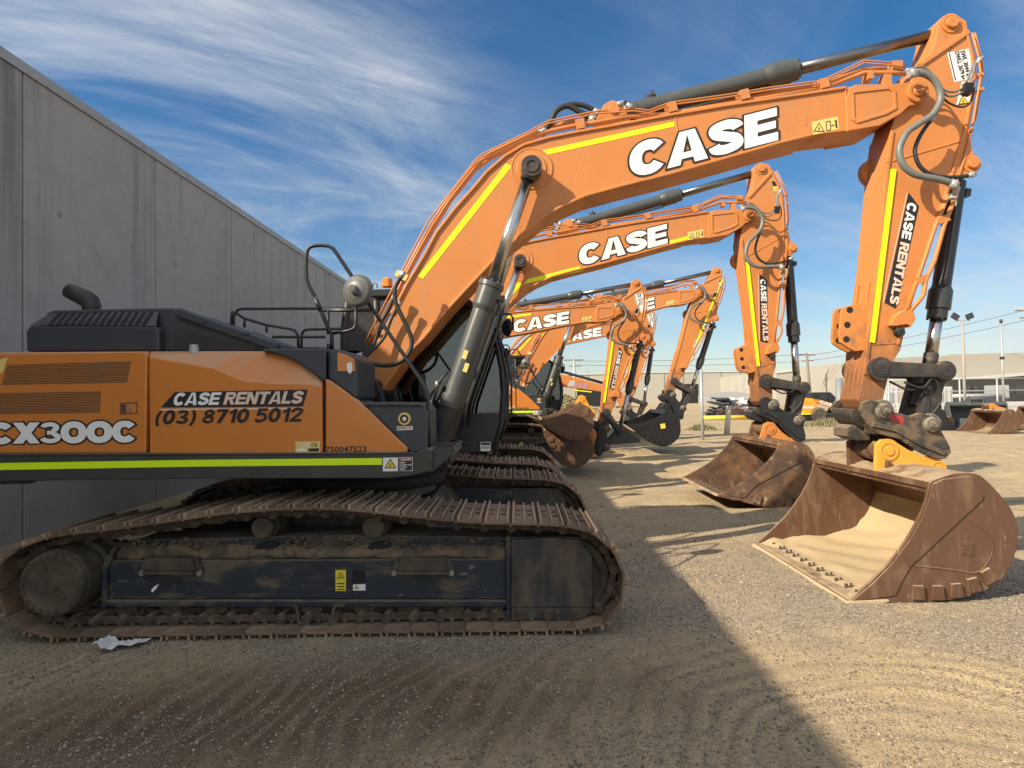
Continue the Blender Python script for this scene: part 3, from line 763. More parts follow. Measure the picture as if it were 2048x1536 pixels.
# ------------------------------------------------------------------ excavators
XC, YC = -1.61, 6.48                      # slew centre of the nearest machine
def L(px, py, Y):
    x, z = at(px, py, Y); return (x - XC, z)
def PL(pts, Y): return [L(a, b, Y) for a, b in pts]
def loc_y(Y): return Y - YC
def rot2(p, a):
    c, s = math.cos(a), math.sin(a); return (p[0] * c - p[1] * s, p[0] * s + p[1] * c)
def sub(a, b): return (a[0] - b[0], a[1] - b[1])
def add(a, b): return (a[0] + b[0], a[1] + b[1])
dist = lambda a, b: math.hypot(a[0] - b[0], a[1] - b[1])
def aim(a, b): return -math.atan2(b[1] - a[1], b[0] - a[0])     # rotation about Y turning +X onto a -> b
def uv(a, b, c, Y):
    """baseline start, baseline end, top of first letter -> p0, u, v"""
    a, b, c = L(*a, Y), L(*b, Y), L(*c, Y); return a, sub(b, a), sub(c, a)

# joints of the measured pose
J_BP = L(1830, 188, 6.26); J_AT = L(1901, 47, 6.30); J_BC = L(1937, 331, 6.34); J_BB = L(1754, 822, 6.30)
J_AL = L(1760, 738, 6.24); J_J = L(1889, 742, 6.24); J_H2 = L(1848, 849, 6.30); J_CB = L(1228, 219, 6.32)
J_BF = L(735, 778, 6.30); J_RE = L(1063, 337, 6.12); J_RB = L(868, 902, 6.12)

# --- undercarriage
def track_loop():
    px = [(82, 1268), (25, 1243), (2, 1200), (-5, 1155), (10, 1116), (45, 1092), (110, 1070), (200, 1060), (330, 1042), (470, 1023), (600, 1016), (700, 1018), (840, 1033), (950, 1043), (1100, 1048), (1165, 1056), (1205, 1078), (1235, 1112), (1249, 1155), (1243, 1200), (1215, 1242), (1163, 1266)]
    p = PL(px, 4.80)
    p[0] = (p[0][0], .045); p[-1] = (p[-1][0], .045)
    x0, x1 = p[0][0], p[-1][0]
    up = [Vector((a, b, 0)) for a, b in p]
    pts = spline(up, 8)
    n = 40
    for i in range(1, n): pts.append(Vector((x1 + (x0 - x1) * i / n, .045, 0)))
    d = [0]
    for i in range(len(pts)): d.append(d[-1] + (pts[(i + 1) % len(pts)] - pts[i]).length)
    return pts, d
TP, TD = track_loop()
NSHOE = 50
PITCH_S = TD[-1] / NSHOE
def on_loop(s):
    s %= TD[-1]
    lo = 0
    for i in range(len(TP)):
        if TD[i + 1] >= s: lo = i; break
    a, b = TP[lo], TP[(lo + 1) % len(TP)]
    t = (s - TD[lo]) / max(1e-9, TD[lo + 1] - TD[lo])
    return a + (b - a) * t
def shoe_at(i):
    a, b = on_loop((i - .42) * PITCH_S), on_loop((i + .42) * PITCH_S)
    m = (a + b) / 2; t = (b - a).normalized()
    return (m.x, m.y), math.atan2(-t.y, t.x)
def shoe_shape(mb, W=.80):
    p = PITCH_S; h = W / 2
    mb.prism([(-p * .49, -.014), (p * .40, -.014), (p * .50, -.028), (p * .53, -.020), (p * .44, .004), (-p * .49, .004)], -h, h)
    for x, hh, w in ((-p * .43, .038, .022), (-p * .02, .026, .018), (p * .36, .034, .022)):
        mb.prism([(x - w / 2, 0), (x + w / 2, 0), (x + w * .36, hh), (x - w * .36, hh)], -h + .005, h - .005, 1)
    for y in (-.09, .09):
        for x in (-p * .24, p * .18):
            mb.cyl((x, y, 0), (x, y, .022), .017, seg=6, sm=False)
            mb.box((x, y * .1 + (.21 if y > 0 else -.21), .0052), (.05, .07, .003))
def place(mb2, mb, pos, beta, y=0):
    c, s = math.cos(beta), math.sin(beta)
    n = mb2.verts([(pos[0] + v[0] * c + v[2] * s, v[1] + y, pos[1] - v[0] * s + v[2] * c) for v in mb.v])
    for f, m, sm in zip(mb.f, mb.m, mb.s): mb2.face([n + i for i in f], m, sm)
def chain_shape(mb):
    one = MB(); p = PITCH_S
    for y in (-.215, .18):
        one.prism([(-p * .34, -.036), (p * .40, -.036), (p * .42, -.070), (p * .30, -.082), (p * .06, -.090), (-p * .20, -.082), (-p * .36, -.060)], y, y + .035)
    for y in (-.105, .07):
        one.prism([(-p * .52, -.030), (p * .40, -.030), (p * .52, -.055), (p * .52, -.105), (p * .30, -.118), (-p * .30, -.118), (-p * .50, -.095)], y, y + .035)
        one.prism([(-p * .30, -.018), (-p * .12, -.018), (-p * .12, -.034), (-p * .30, -.034)], y, y + .035)
    one.cyl((-p * .5, -.255, -.066), (-p * .5, .255, -.066), .040, seg=14); one.cyl((-p * .5, -.262, -.066), (-p * .5, .262, -.066), .022, seg=10)
    one.prism([(p * .02, -.012), (p * .16, -.012), (p * .16, -.045), (p * .02, -.045)], -.235, -.19)
    for i in range(NSHOE):
        pos, be = shoe_at(i); place(mb, one, pos, be)
def all_shoes(mb):
    one = MB(); shoe_shape(one)
    for i in range(NSHOE):
        pos, be = shoe_at(i); place(mb, one, pos, be)

FY = 4.97                                  # outer face of the track frame
def frame_shape(mb):
    y0, y1 = -.21, .21
    mb.prism(PL([(218, 1118), (232, 1098), (262, 1084), (500, 1078), (640, 1074), (760, 1074), (1012, 1078), (1012, 1200), (218, 1200)], FY), y0 + .06, y1)
    mb.prism(PL([(218, 1122), (1013, 1118), (1013, 1198), (218, 1198)], FY), y0, y0 + .06)
    mb.prism(PL([(222, 1122), (236, 1099), (1012, 1096), (1013, 1118)], FY), y0 + .03, y0 + .07)
    mb.prism(PL([(214, 1199), (1014, 1199), (1014, 1211), (214, 1211)], FY), y0 - .035, y1)
    mb.prism(PL([(207, 1215), (207, 1130), (224, 1098), (238, 1094), (226, 1120), (218, 1135), (218, 1215)], FY), y0 - .03, y0 + .12)
    mb.prism(PL([(1011, 1072), (1021, 1072), (1021, 1248), (1013, 1248)], FY), y0 - .045, y1)
def guard_shape(mb):
    y0 = -.21
    mb.prism(PL([(1022, 1078), (1100, 1074), (1158, 1078), (1184, 1112), (1184, 1212), (1022, 1212)], FY), y0 - .03, y0 - .005)
    mb.prism(PL([(1022, 1213), (1184, 1213), (1180, 1226), (1150, 1242), (1110, 1240), (1070, 1236), (1022, 1240)], FY), y0 - .02, y0 + .002)
    mb.prism(PL([(1022, 1074), (1160, 1074), (1184, 1112), (1184, 1200), (1022, 1210)], FY), y0, .20)
def oval(cx, cy, rx, ry, sh):
    return PL([(cx + rx * math.cos(a) - sh * math.sin(a), cy + ry * math.sin(a)) for a in [i * math.pi / 8 for i in range(16)]], FY)
def holes_shape(mb):
    for c in (530, 757): mb.prism(oval(c, 1094, 23, 8.5, 6), -.186, -.15)
    mb.prism(PL([(705, 1141), (731, 1141), (731, 1166), (705, 1166)], FY), -.2125, -.20)
def step_shape(mb, x):
    mb.prism(PL([(x, 1113), (x + 90, 1113), (x + 92, 1141), (x - 2, 1141)], FY), -.245, -.235)
    mb.prism(PL([(x - 4, 1138), (x + 96, 1138), (x + 96, 1143), (x - 4, 1143)], FY), -.30, -.21)
    for q, sg in ((x - 2, -1), (x + 92, 1)):
        mb.prism(PL([(q, 1113), (q + 4 * sg, 1113), (q + 16 * sg, 1138), (q + 16 * sg, 1148), (q + 4 * sg, 1150), (q, 1140)], FY), -.235, -.212)
        a = L(q + 10 * sg, 1144, FY); mb.cyl((a[0], -.255, a[1]), (a[0], -.225, a[1]), .022, seg=8, mi=1)
def mud_shape(mb):
    r2 = random.Random(5)
    N = 150; rows = []
    for i in range(N + 1):
        px = 232 + (1010 - 232) * i / N
        w = .5 + .5 * math.sin(i * .31) * math.sin(i * .13 + 1) + r2.uniform(-.25, .25)
        lo = L(px, 1113 + 7 * w, FY)[1]; hi = L(px, 1094, FY)[1]; x = L(px, 1100, FY)[0]
        rows.append([(x, -.185, lo - .004), (x, -.196 - .010 * r2.random(), lo + .012), (x, -.186 - .012 * r2.random(), (lo + hi) / 2 + r2.uniform(-.008, .008)), (x, -.165 - .012 * r2.random(), hi + r2.uniform(-.006, .010)), (x, -.10, hi + .012 + r2.uniform(0, .012)), (x, .0, hi + .008)])
    n = mb.verts([p for r in rows for p in r]); k = 6
    for i in range(N):
        for j in range(k - 1): mb.face([n + i * k + j, n + (i + 1) * k + j, n + (i + 1) * k + j + 1, n + i * k + j + 1], 0, True)
    for i in range(150):
        px = r2.choice((r2.uniform(240, 500), r2.uniform(560, 720), r2.uniform(760, 1008)))
        a = L(px, 1095 - r2.uniform(0, 16), FY); s = r2.uniform(.008, .028)
        c = Vector((a[0], -.185 + r2.uniform(-.025, .05), a[1]))
        ps = [c + Vector((r2.uniform(.7, 1.4) * s * dx, r2.uniform(.7, 1.4) * s * dy, r2.uniform(.5, 1.1) * s * dz)) for dx, dy, dz in ((1, 0, 0), (0, 1, 0), (-1, 0, 0), (0, -1, 0), (0, 0, 1), (0, 0, -1))]
        n = mb.verts(ps)
        for q in ((0, 1, 4), (1, 2, 4), (2, 3, 4), (3, 0, 4), (1, 0, 5), (2, 1, 5), (3, 2, 5), (0, 3, 5)): mb.face([n + k for k in q])
def frame_marks(mb):
    y = -.2105
    for pts in ([(671, 1140), (692, 1140), (692, 1182), (671, 1182)],): quad(mb, PL(pts, FY), y, 0)
    warn_triangle(mb, L(681.5, 1152, FY), .034, y, (0, 1), 0, 1)
    for yy in (1166, 1172, 1178): quad(mb, PL([(674, yy), (689, yy), (689, yy + 2), (674, yy + 2)], FY), y - .0015, 1)
def frame_marks_white(mb):
    y = -.2105
    quad(mb, PL([(706, 1169), (731, 1168), (731, 1181), (706, 1181)], FY), y, 2)
    warn_triangle(mb, L(713, 1175, FY), .022, y, (0, 1), 0, 1)
    quad(mb, PL([(302, 1181), (308, 1173), (318, 1168), (313, 1177), (305, 1185)], FY), y, 2)
def undercarriage(root, detail):
    for side in (-1, 1):
        yc = side * 1.30
        S = (1, 1, 1) if side < 0 else (1, -1, 1)
        tr = part('chain', 'track_chain', M['chain'], root, chain_shape, (0, yc, 0), scale=S)
        if detail:
            for i in range(NSHOE):
                pos, be = shoe_at(i)
                part('shoe', 'track_shoe', [M['shoe'], M['grouser']], tr, shoe_shape, (pos[0], 0, pos[1]), (0, be, 0), bevel=.003, seg=1)
        else:
            part('shoes', 'track_shoes', [M['shoe'], M['grouser']], tr, all_shoes)['kind'] = 'stuff'
        fr = part('frame', 'track_frame', M['frame'], root, frame_shape, (0, yc, 0), scale=S, bevel=.008)
        part('guard', 'idler_guard', M['guard'], fr, guard_shape, bevel=.006)
        part('holes', 'frame_opening', M['dark'], fr, holes_shape)
        for k, x in enumerate((301, 802)):
            part('step%d' % k, 'step_bracket', [M['motor'], M['bolt']], fr, lambda mb, x=x: step_shape(mb, x))
        part('mud', 'caked_mud', M['mud'], fr, mud_shape)
        part('marks', 'frame_sticker', [M['sticker_bright'], M['ink'], M['white']], fr, frame_marks); part('marksw', 'frame_label', [M['sticker_bright'], M['ink'], M['white']], fr, frame_marks_white)
        def motor(mb):
            a = L(108, 1167, 4.80); b = L(135, 1160, 5.05)
            mb.lathe((a[0], loc_y(4.78) + 1.3, a[1]), (0, 1, 0), [(-.012, 0), (-.012, .055), (0, .06), (0, .195), (-.006, .20), (-.006, .25), (.02, .255), (.024, .243), (.05, .243), (.054, .262), (.25, .272), (.27, .30), (.42, .31), (.46, .2)], 36)
            for q in ((-.06, .12), (.09, -.10)): mb.cyl((a[0] + q[0], loc_y(4.762) + 1.3, a[1] + q[1]), (a[0] + q[0], loc_y(4.80) + 1.3, a[1] + q[1]), .022, seg=8, sm=False)
            for i in range(22):
                an = i * 2 * math.pi / 22
                mb.cyl((a[0] + .228 * math.cos(an), loc_y(4.758) + 1.3, a[1] + .228 * math.sin(an)), (a[0] + .228 * math.cos(an), loc_y(4.80) + 1.3, a[1] + .228 * math.sin(an)), .015, seg=6, sm=False)
            # toothed sprocket rim
            k = 21; o = []
            for i in range(k * 4):
                r = (.40, .40, .345, .345)[i % 4]; an = i * 2 * math.pi / (k * 4)
                o.append((a[0] + r * math.cos(an), a[1] + r * math.sin(an)))
            mb.prism(o, -.035, .035)
        part('motor', 'drive_motor', M['motor'], root, motor, (0, yc, 0), scale=S)
        def idler(mb):
            a = L(1137, 1152, 5.10)
            mb.lathe((a[0], -.16, a[1]), (0, 1, 0), [(0, 0), (0, .10), (.03, .24), (.0, .27), (0, .325), (.05, .345), (.27, .345), (.32, .325), (.32, .27), (.29, .24), (.32, .1), (.32, 0)], 40)
        part('idler', 'front_idler', M['chain'], root, idler, (0, yc, 0), scale=S)
        for k, x in enumerate((524, 746)):
            def carrier(mb, x=x):
                a = L(x, 1056, 4.95)
                mb.lathe((a[0], -.235, a[1]), (0, 1, 0), [(0, 0), (0, .082), (.012, .090), (.10, .092), (.10, .105), (.28, .105), (.28, .06), (.30, 0)], 24)
                mb.box((a[0] + .03, .08, a[1] - .07), (.10, .12, .12))
            part('carrier%d' % k, 'carrier_roller', M['motor'], root, carrier, (0, yc, 0), scale=S)
        for k, x in enumerate((258, 346, 436, 532, 626, 730, 818, 908, 985)):
            def roller(mb, x=x):
                a = L(x, 1219, 5.02)
                mb.cyl((a[0], -.14, a[1] - .045), (a[0], .14, a[1] - .045), .105, seg=20)
                mb.prism([(a[0] - .095, a[1] + .035), (a[0] + .095, a[1] + .035), (a[0] + .08, a[1] - .01), (a[0] + .04, a[1] - .028), (a[0], a[1] - .05), (a[0] - .04, a[1] - .028), (a[0] - .08, a[1] - .01)], -.185, -.13)
                for q in (-.07, .07): mb.cyl((a[0] + q, -.195, a[1] + .022), (a[0] + q, -.18, a[1] + .022), .012, seg=6)
            part('roller%d' % k, 'bottom_roller', M['chain'], root, roller, (0, yc, 0), scale=S)
        def tguard(mb):
            pts = PL([(570, 1210), (588, 1210), (594, 1216), (598, 1244), (612, 1250), (650, 1250), (664, 1244), (668, 1216), (674, 1210), (690, 1210)], 4.93)
            mb.prism(ribbon(pts, .022), -.26, -.15)
        part('tguard', 'track_guard', M['guard'], root, tguard, (0, yc, 0), scale=S)
    def carbody(mb):
        mb.prism([(-.9, .42), (.9, .42), (.95, .55), (.72, .86), (-.72, .86), (-.95, .55)], -1.0, 1.0)
        mb.cyl((0, 0, .9), (0, 0, 1.02), .72, seg=40)
    part('carbody', 'carbody', M['guard'], root, carbody, bevel=.01)
    def ring(mb):
        mb.cyl((0, 0, 1.0), (0, 0, 1.13), .82, seg=48)
        mb.cyl((0, 0, 1.12), (0, 0, 1.25), .86, seg=48)
    part('ring', 'slew_ring', M['dark'], root, ring)

# --- upper structure
HY = 4.99
def house(root):
    yl = loc_y(HY)
    def core(mb):
        mb.prism(PL([(-300, 722), (285, 722), (300, 785), (640, 790), (735, 850), (800, 903), (-300, 903)], HY), yl + .05, 1.40)
    part('core', 'engine_bay', M['dark'], root, core)
    def counterweight(mb):
        mb.prism([(-3.05, 1.22), (-2.45, 1.22), (-2.45, 2.26), (-2.95, 2.26), (-3.12, 2.0)], -1.30, 1.42)
        mb.prism([(-2.95, 1.22), (-2.45, 1.22), (-2.45, 2.26), (-2.85, 2.26)], -1.47, -1.30)
    part('cweight', 'counterweight', M['skirt'], root, counterweight, bevel=.06)
    def p1(mb):
        q = PL([(-330, 908), (-330, 727), (-325, 716), (-320, 712), (285, 703), (291, 706), (294, 712), (291, 906)], HY)
        mb.prism(q, yl, yl + .06)
        q = PL([(-326, 712), (-326, 706), (290, 702), (291, 712)], HY)
        mb.prism(q, yl + .035, yl + .55)
    pa = part('panel1', 'side_panel', M['house_orange'], root, p1, bevel=.022, seg=3)
    def g1(mb):
        quad(mb, PL([(14, 730), (262, 722), (254, 765), (4, 770)], HY), yl - .002)
        quad(mb, PL([(-6, 786), (202, 782), (200, 825), (-8, 829)], HY), yl - .002)
        for a in ([(-240, 735), (-20, 730), (-20, 772), (-240, 776)],): quad(mb, PL(a, HY), yl - .002)
    part('grille', 'grille', M['grille'], pa, g1)
    def latch(mb):
        quad(mb, PL([(240, 808), (274, 806), (274, 826), (240, 828)], HY), yl - .001, 0)
        mb.box((*[v for v in (L(247, 817, HY)[0],)], yl - .004, L(247, 817, HY)[1]), (.045, .006, .07), 2)
        a = L(258, 817, HY); mb.cyl((a[0], yl - .012, a[1]), (a[0], yl, a[1]), .020, seg=14, mi=1)
        for s in ([(240, 806), (275, 804), (275, 806), (240, 808)], [(240, 827), (275, 825), (275, 827), (240, 829)], [(273, 805), (275, 805), (275, 827), (273, 827)]):
            quad(mb, PL(s, HY), yl - .003, 2)
    part('latch', 'door_latch', [M['house_orange'], M['bolt'], M['rust']], pa, latch)
    def num(mb):
        a = uv((-22, 888), (274, 884), (-22, 846), HY)
        heavy_text(mb, 'CX3OOC', *a, yl, t=.30, gap=-.02, edge=1, edge_w=.075)
    part('num', 'lettering', [M['white'], M['ink']], pa, num)
    part('numst', 'warning_sticker', M['sticker'], pa, lambda mb: quad(mb, PL([(-8, 722), (16, 714), (6, 745), (-8, 752)], HY), yl - .0015))
    # second panel: a swept shoulder between side and top
    def p2(mb):
        top = [(298, 702.5), (420, 701.8), (490, 701.6), (526, 702), (564, 708.5), (598, 722), (630, 743), (645, 756)]
        cre = [(298, 712), (420, 735), (460, 752), (490, 764), (540, 768), (590, 769), (630, 770), (645, 770)]
        T, Cc = PL(top, HY + .10), PL(cre, HY)
        B = PL([(x, 906) for x, _ in top], HY)
        n = mb.verts([(b[0], yl, b[1]) for b in B] + [(c[0], yl, c[1]) for c in Cc] + [(t[0], yl + .11, t[1]) for t in T] + [(t[0], yl + .7, t[1] - .004) for t in T])
        k = len(top)
        for r in range(3):
            for i in range(k - 1):
                mb.face([n + r * k + i, n + r * k + i + 1, n + (r + 1) * k + i + 1, n + (r + 1) * k + i], 0, False)
        for s in (0, k - 1):
            q = [n + s, n + k + s, n + 2 * k + s, n + 3 * k + s]
            mb.face(q if s == 0 else q[::-1])
    pb = part('panel2', 'side_panel', M['house_orange'], root, p2, bevel=.018, weld=True, seg=3)
    def l2(mb):
        quad(mb, PL([(322, 815), (350, 784), (616, 779), (606, 813)], HY), yl - .0015, 1)
        a = uv((345, 811), (603, 807), (345, 786), HY)
        heavy_text(mb, 'CASE RENTALS', *a, yl - .001, t=.26, gap=.05, shear=.30, fills=[0] * 4 + [2] * 8)
        quad(mb, PL([(321, 818), (607, 815), (606, 818), (320, 821)], HY), yl - .0015, 2)
        a = uv((308, 849), (602, 843), (308, 821), HY)
        heavy_text(mb, '(03) 8710 5012', *a, yl, t=.23, gap=.07, shear=.22, fill=1)
    part('l2', 'lettering', [M['white'], M['ink'], M['peach'], M['sticker']], pb, l2)
    def l2st(mb):
        quad(mb, PL([(591, 883), (640, 882), (640, 905), (591, 905)], HY), yl - .0015, 3)
        small_text(mb, 'CASE', *uv((600, 893), (620, 893), (602, 886), HY), yl, 0, dy=.003)
        small_text(mb, 'CCB', *uv((621, 893), (634, 893), (622, 886), HY), yl, 1, dy=.003)
        quad(mb, PL([(594, 897), (612, 897), (612, 902), (594, 902)], HY), yl - .003, 0)
        quad(mb, PL([(617, 897), (638, 896), (638, 903), (617, 903)], HY), yl - .003, 1)
    part('l2st', 'dealer_sticker', [M['white'], M['ink'], M['peach'], M['sticker']], pb, l2st)
    def p3(mb):
        q = PL([(650.5, 758), (660, 761), (680, 775), (700, 790), (735, 818), (789, 872), (814, 895), (816, 901), (812, 906), (650.5, 906)], HY)
        mb.prism(q, yl, yl + .10)
    pc = part('panel3', 'front_panel', M['house_orange'], root, p3, bevel=.02, seg=3)
    part('l3', 'lettering', M['ink'], pc, lambda mb: small_text(mb, '750047523', *uv((651, 904), (733, 903), (651, 893), HY), yl))
    def topcover(mb):
        mb.prism(PL([(520, 702), (528, 698), (648, 697), (652, 702), (652, 764), (640, 756), (600, 726), (566, 711), (540, 704)], HY + .03), yl + .03, yl + .9)
    part('topcover', 'top_cover', M['hood'], root, topcover, bevel=.02)
    def tower(mb):
        mb.prism(PL([(655, 700), (670, 697), (690, 702), (713, 716), (713, 800), (690, 786), (664, 765), (655, 758)], HY + .02), yl + .02, yl + .7)
    tw = part('tower', 'front_cover', M['hood'], root, tower, bevel=.03, seg=3)
    def towerface(mb):
        mb.prism(PL([(674, 704), (690, 708), (708, 718), (709, 742), (674, 742)], HY), yl + .012, yl + .03)
        mb.prism(PL([(693, 727), (703, 724), (704, 741), (700, 748), (695, 744)], HY), yl + .004, yl + .012, 1)
    part('towerf', 'cover_reflection', [M['house_orange'], M['white']], tw, towerface)  # orange reflection on the glossy black cover, put in as painted pieces
    def toolbox(mb):
        mb.prism(PL([(700, 800), (733, 816), (790, 870), (820, 905), (853, 905), (853, 822), (848, 815), (838, 811), (735, 811)], HY), yl + .03, yl + .62)
        mb.prism(PL([(728, 812), (728, 806), (738, 805), (838, 806), (846, 812), (846, 818), (838, 813), (735, 813)], HY), yl + .015, yl + .64)
    tb = part('toolbox', 'storage_box', M['hood'], root, toolbox, bevel=.03, seg=3)
    def lampmb(mb):
        a = L(808, 838, HY)
        mb.lathe((a[0], yl + .035, a[1]), (0, -1, 0), [(0, .052), (.022, .052), (.026, .048), (.026, .036)], 24)
        mb.lathe((a[0], yl + .035, a[1]), (0, -1, 0), [(.024, .037), (.014, .034), (.014, .0)], 24, 3)
        mb.lathe((a[0], yl + .035, a[1]), (0, -1, 0), [(.012, .018), (.022, .016), (.025, 0)], 16, 1)
        quad(mb, PL([(792, 853), (824, 852), (824, 860), (793, 861)], HY), yl + .028, 1)
        small_text(mb, 'EMERGENCY STOP', *uv((794, 859), (822, 858), (794, 854), HY), yl + .026, 2, dy=.001)
    part('lamp', 'work_lamp', [M['sticker'], M['white'], M['red'], M['motor']], tb, lampmb)
    def skirt(mb):
        mb.prism(PL([(-330, 912), (832, 906), (856, 896), (866, 900), (863, 942), (817, 952), (778, 956), (400, 957), (-330, 966)], HY), yl - .02, yl + .3)
        mb.prism(PL([(-330, 930), (832, 930), (800, 950), (-330, 958)], HY), yl + .3, 1.44)
        mb.prism(PL([(-330, 907), (828, 904), (832, 908), (-330, 914)], HY), yl - .03, yl + .1)
    sk = part('skirt', 'lower_skirt', M['skirt'], root, skirt, bevel=.012)
    def tape(mb):
        quad(mb, PL([(-330, 930), (0, 925.5), (400, 919), (765, 915.5), (765, 929), (400, 932.5), (0, 939.5), (-330, 944)], HY), yl - .0225)
    part('skirttape', 'reflective_tape', M['tape_shade'], sk, tape)
    def danger(mb):
        y = yl - .0225
        quad(mb, PL([(767, 915), (826, 914), (826, 941), (767, 942)], HY), y, 0)
        warn_triangle(mb, L(782, 929, HY), .052, y - .001, (0, 1), 1, 2)
        quad(mb, PL([(797, 915.5), (825, 915), (825, 940), (797, 941)], HY), y - .0015, 2)
        quad(mb, PL([(797.5, 916), (824.5, 915.5), (824.5, 921), (797.5, 921.5)], HY), y - .0025, 3)
        small_text(mb, 'DANGER', *uv((803, 920.5), (823, 920), (803, 916.7), HY), y - .003, 0)
        for i, s in enumerate(('KEEP', 'CLEAR OF', 'SWING', 'AREA')):
            yy = 926 + i * 4.4
            small_text(mb, s, *uv((800, yy), (800 + 3 * len(s), yy - .1), (800, yy - 3.0), HY), y - .002, 0)
    part('danger', 'warning_sticker', [M['white'], M['sticker_bright'], M['ink'], M['red']], sk, danger)
    def platform(mb):
        zt = L(860, 897, HY)[1]
        a, b = L(854, 897, HY)[0], L(908, 897, HY + .1)[0]
        mb.prism([(a, zt - .02), (b, zt + .005), (b + .005, zt - .03), (b - .06, zt - .10), (a + .03, zt - .20)], yl + .02, yl + .055)
        mb.prism([(a, zt - .02), (b, zt), (b, zt - .04), (a, zt - .06)], yl + .70, yl + .74)
        for i in range(6):
            x = a + (b - a) * (i + .5) / 6
            mb.box((x, yl + .38, zt - .02), (.012, .66, .035))
        mb.prism([(b - .006, zt + .005), (b + .006, zt + .005), (b + .006, zt - .06), (b - .006, zt - .06)], yl + .02, yl + .74)
    part('platform', 'step_platform', M['skirt'], root, platform)
    # engine hood with slots
    QY = 5.28
    yh = loc_y(QY)
    def hood(mb):
        side = PL([(52, 702), (51, 662), (62, 646), (78, 622), (92, 617), (300, 612.5), (332, 612.5), (346, 616), (546, 686), (556, 700)], QY)
        top = [(x, z) for x, z in side]
        mb.prism(side, yh + .09, yh + .80)
        low = PL([(52, 703), (51, 662), (60, 650), (312, 652), (318, 660), (318, 702)], QY)
        mb.prism(low, yh, yh + .10)
        cham = [L(60, 650, QY), L(312, 652, QY), L(304, 617, QY), L(88, 621, QY)]
        n = mb.verts([(p[0], yh if i < 2 else yh + .10, p[1]) for i, p in enumerate(cham)])
        mb.face([n, n + 1, n + 2, n + 3])
        rib = ribbon(PL([(346, 622), (552, 695)], QY), .085)
        mb.prism(rib, yh + .03, yh + .10)
    hd = part('hood', 'engine_hood', M['hood'], root, hood, bevel=.02, seg=3)
    def slots(mb):
        for i in range(14):
            x0 = 96 + i * 14.3
            q = [(x0, 649.5), (x0 + 9, 649.5), (x0 + 13.5, 620.5), (x0 + 6, 620.5)]
            p = PL(q, QY)
            def depth(px, py):
                lo_, hi_ = 650 + (px - 60) / 126, 621 - (px - 88) / 54
                return yh + .10 * (lo_ - py) / (lo_ - hi_) - .007
            n = mb.verts([(w[0], depth(*c), w[1]) for w, c in zip(p, q)]); mb.face([n, n + 1, n + 2, n + 3])
    part('slots', 'air_slots', M['dark'], hd, slots)
    def side_glossy(mb):
        mb.prism(PL([(338, 657), (350, 655), (480, 690), (500, 699), (338, 699)], QY), yh + .085, yh + .095)
        for x, y in ((402, 645), (487, 668)):
            mb.prism(PL([(x - 10, y + 3), (x - 2, y - 2), (x + 10, y - 3), (x + 3, y + 2)], QY), yh + .024, yh + .032)
    part('hoodside', 'hood_opening', M['black_cyl'], hd, side_glossy)
    def cap(mb):
        a = L(388, 700, 5.10); mb.lathe((a[0], loc_y(5.10), a[1] - .03), (0, 0, 1), [(0, .038), (.05, .038), (.05, .034), (.075, .034), (.075, 0)], 20)
    part('fcap', 'filler_cap', M['galv'], root, cap)
    def exhaust(mb):
        Y = 5.75; p = [L(*q, Y) for q in ((183, 640), (183, 612), (181, 604), (172, 597), (155, 589), (137, 581))]
        mb.tube([(a, loc_y(Y), b) for a, b in p], [.080, .080, .083, .082, .078, .070], 18)
    part('exhaust', 'exhaust_pipe', M['black'], root, exhaust)
    RAILS = [([(468, 700), (468, 640), (469, 628), (475, 620), (484, 617.5), (600, 617), (690, 617)], 6.05), ([(463, 650), (463, 630), (465, 622)], 6.05),
        ([(472, 626), (489, 637), (533, 650), (580, 658), (590, 661), (596, 671), (597, 700)], 6.05), ([(489, 637), (489, 655)], 6.05), ([(533, 650), (533, 665)], 6.05),
        ([(603, 700), (603, 672), (606, 663), (613, 659), (660, 658), (690, 657)], 6.05), ([(545, 674), (650, 674)], 6.05), ([(640, 619), (745, 619)], 5.3)]
    for k, (pts, Y) in enumerate(RAILS):
        part('rail%d' % k, 'handrail', M['black'], root, lambda mb, pts=pts, Y=Y: mb.tube([(L(a, b, Y)[0], loc_y(Y), L(a, b, Y)[1]) for a, b in pts], .014, 8))
    def front_rail(mb):
        Y = 5.10
        def t(pts, r=.016, sm=0): mb.tube([(L(a, b, Y)[0], loc_y(Y), L(a, b, Y)[1]) for a, b in pts], r, 10, smooth=sm)
        t([(664, 700), (664, 672), (655, 652), (646, 632), (634, 602), (618, 572), (613, 556), (612, 534), (613, 512), (615, 500), (620, 494), (630, 491), (645, 490.5), (657, 492), (666, 497), (674, 508), (690, 532), (706, 556), (738, 607), (770, 655), (805, 706), (840, 757), (850, 773), (856, 788), (857, 830), (858, 902)])
        t([(644, 621), (742, 621)], .014); t([(664, 667), (700, 661), (709, 656), (712, 646), (712, 594)], .014); t([(656, 622), (656, 668)], .012)
        mb.cyl((L(630, 596, Y)[0], loc_y(Y), L(630, 596, Y)[1]), (L(642, 622, Y)[0], loc_y(Y), L(642, 622, Y)[1]), .021, seg=10)
        a = L(658, 690, Y); mb.cyl((a[0], loc_y(Y), a[1] - .03), (a[0], loc_y(Y), a[1] + .01), .02, seg=8)
    fr = part('frail', 'front_handrail', M['black'], root, front_rail)
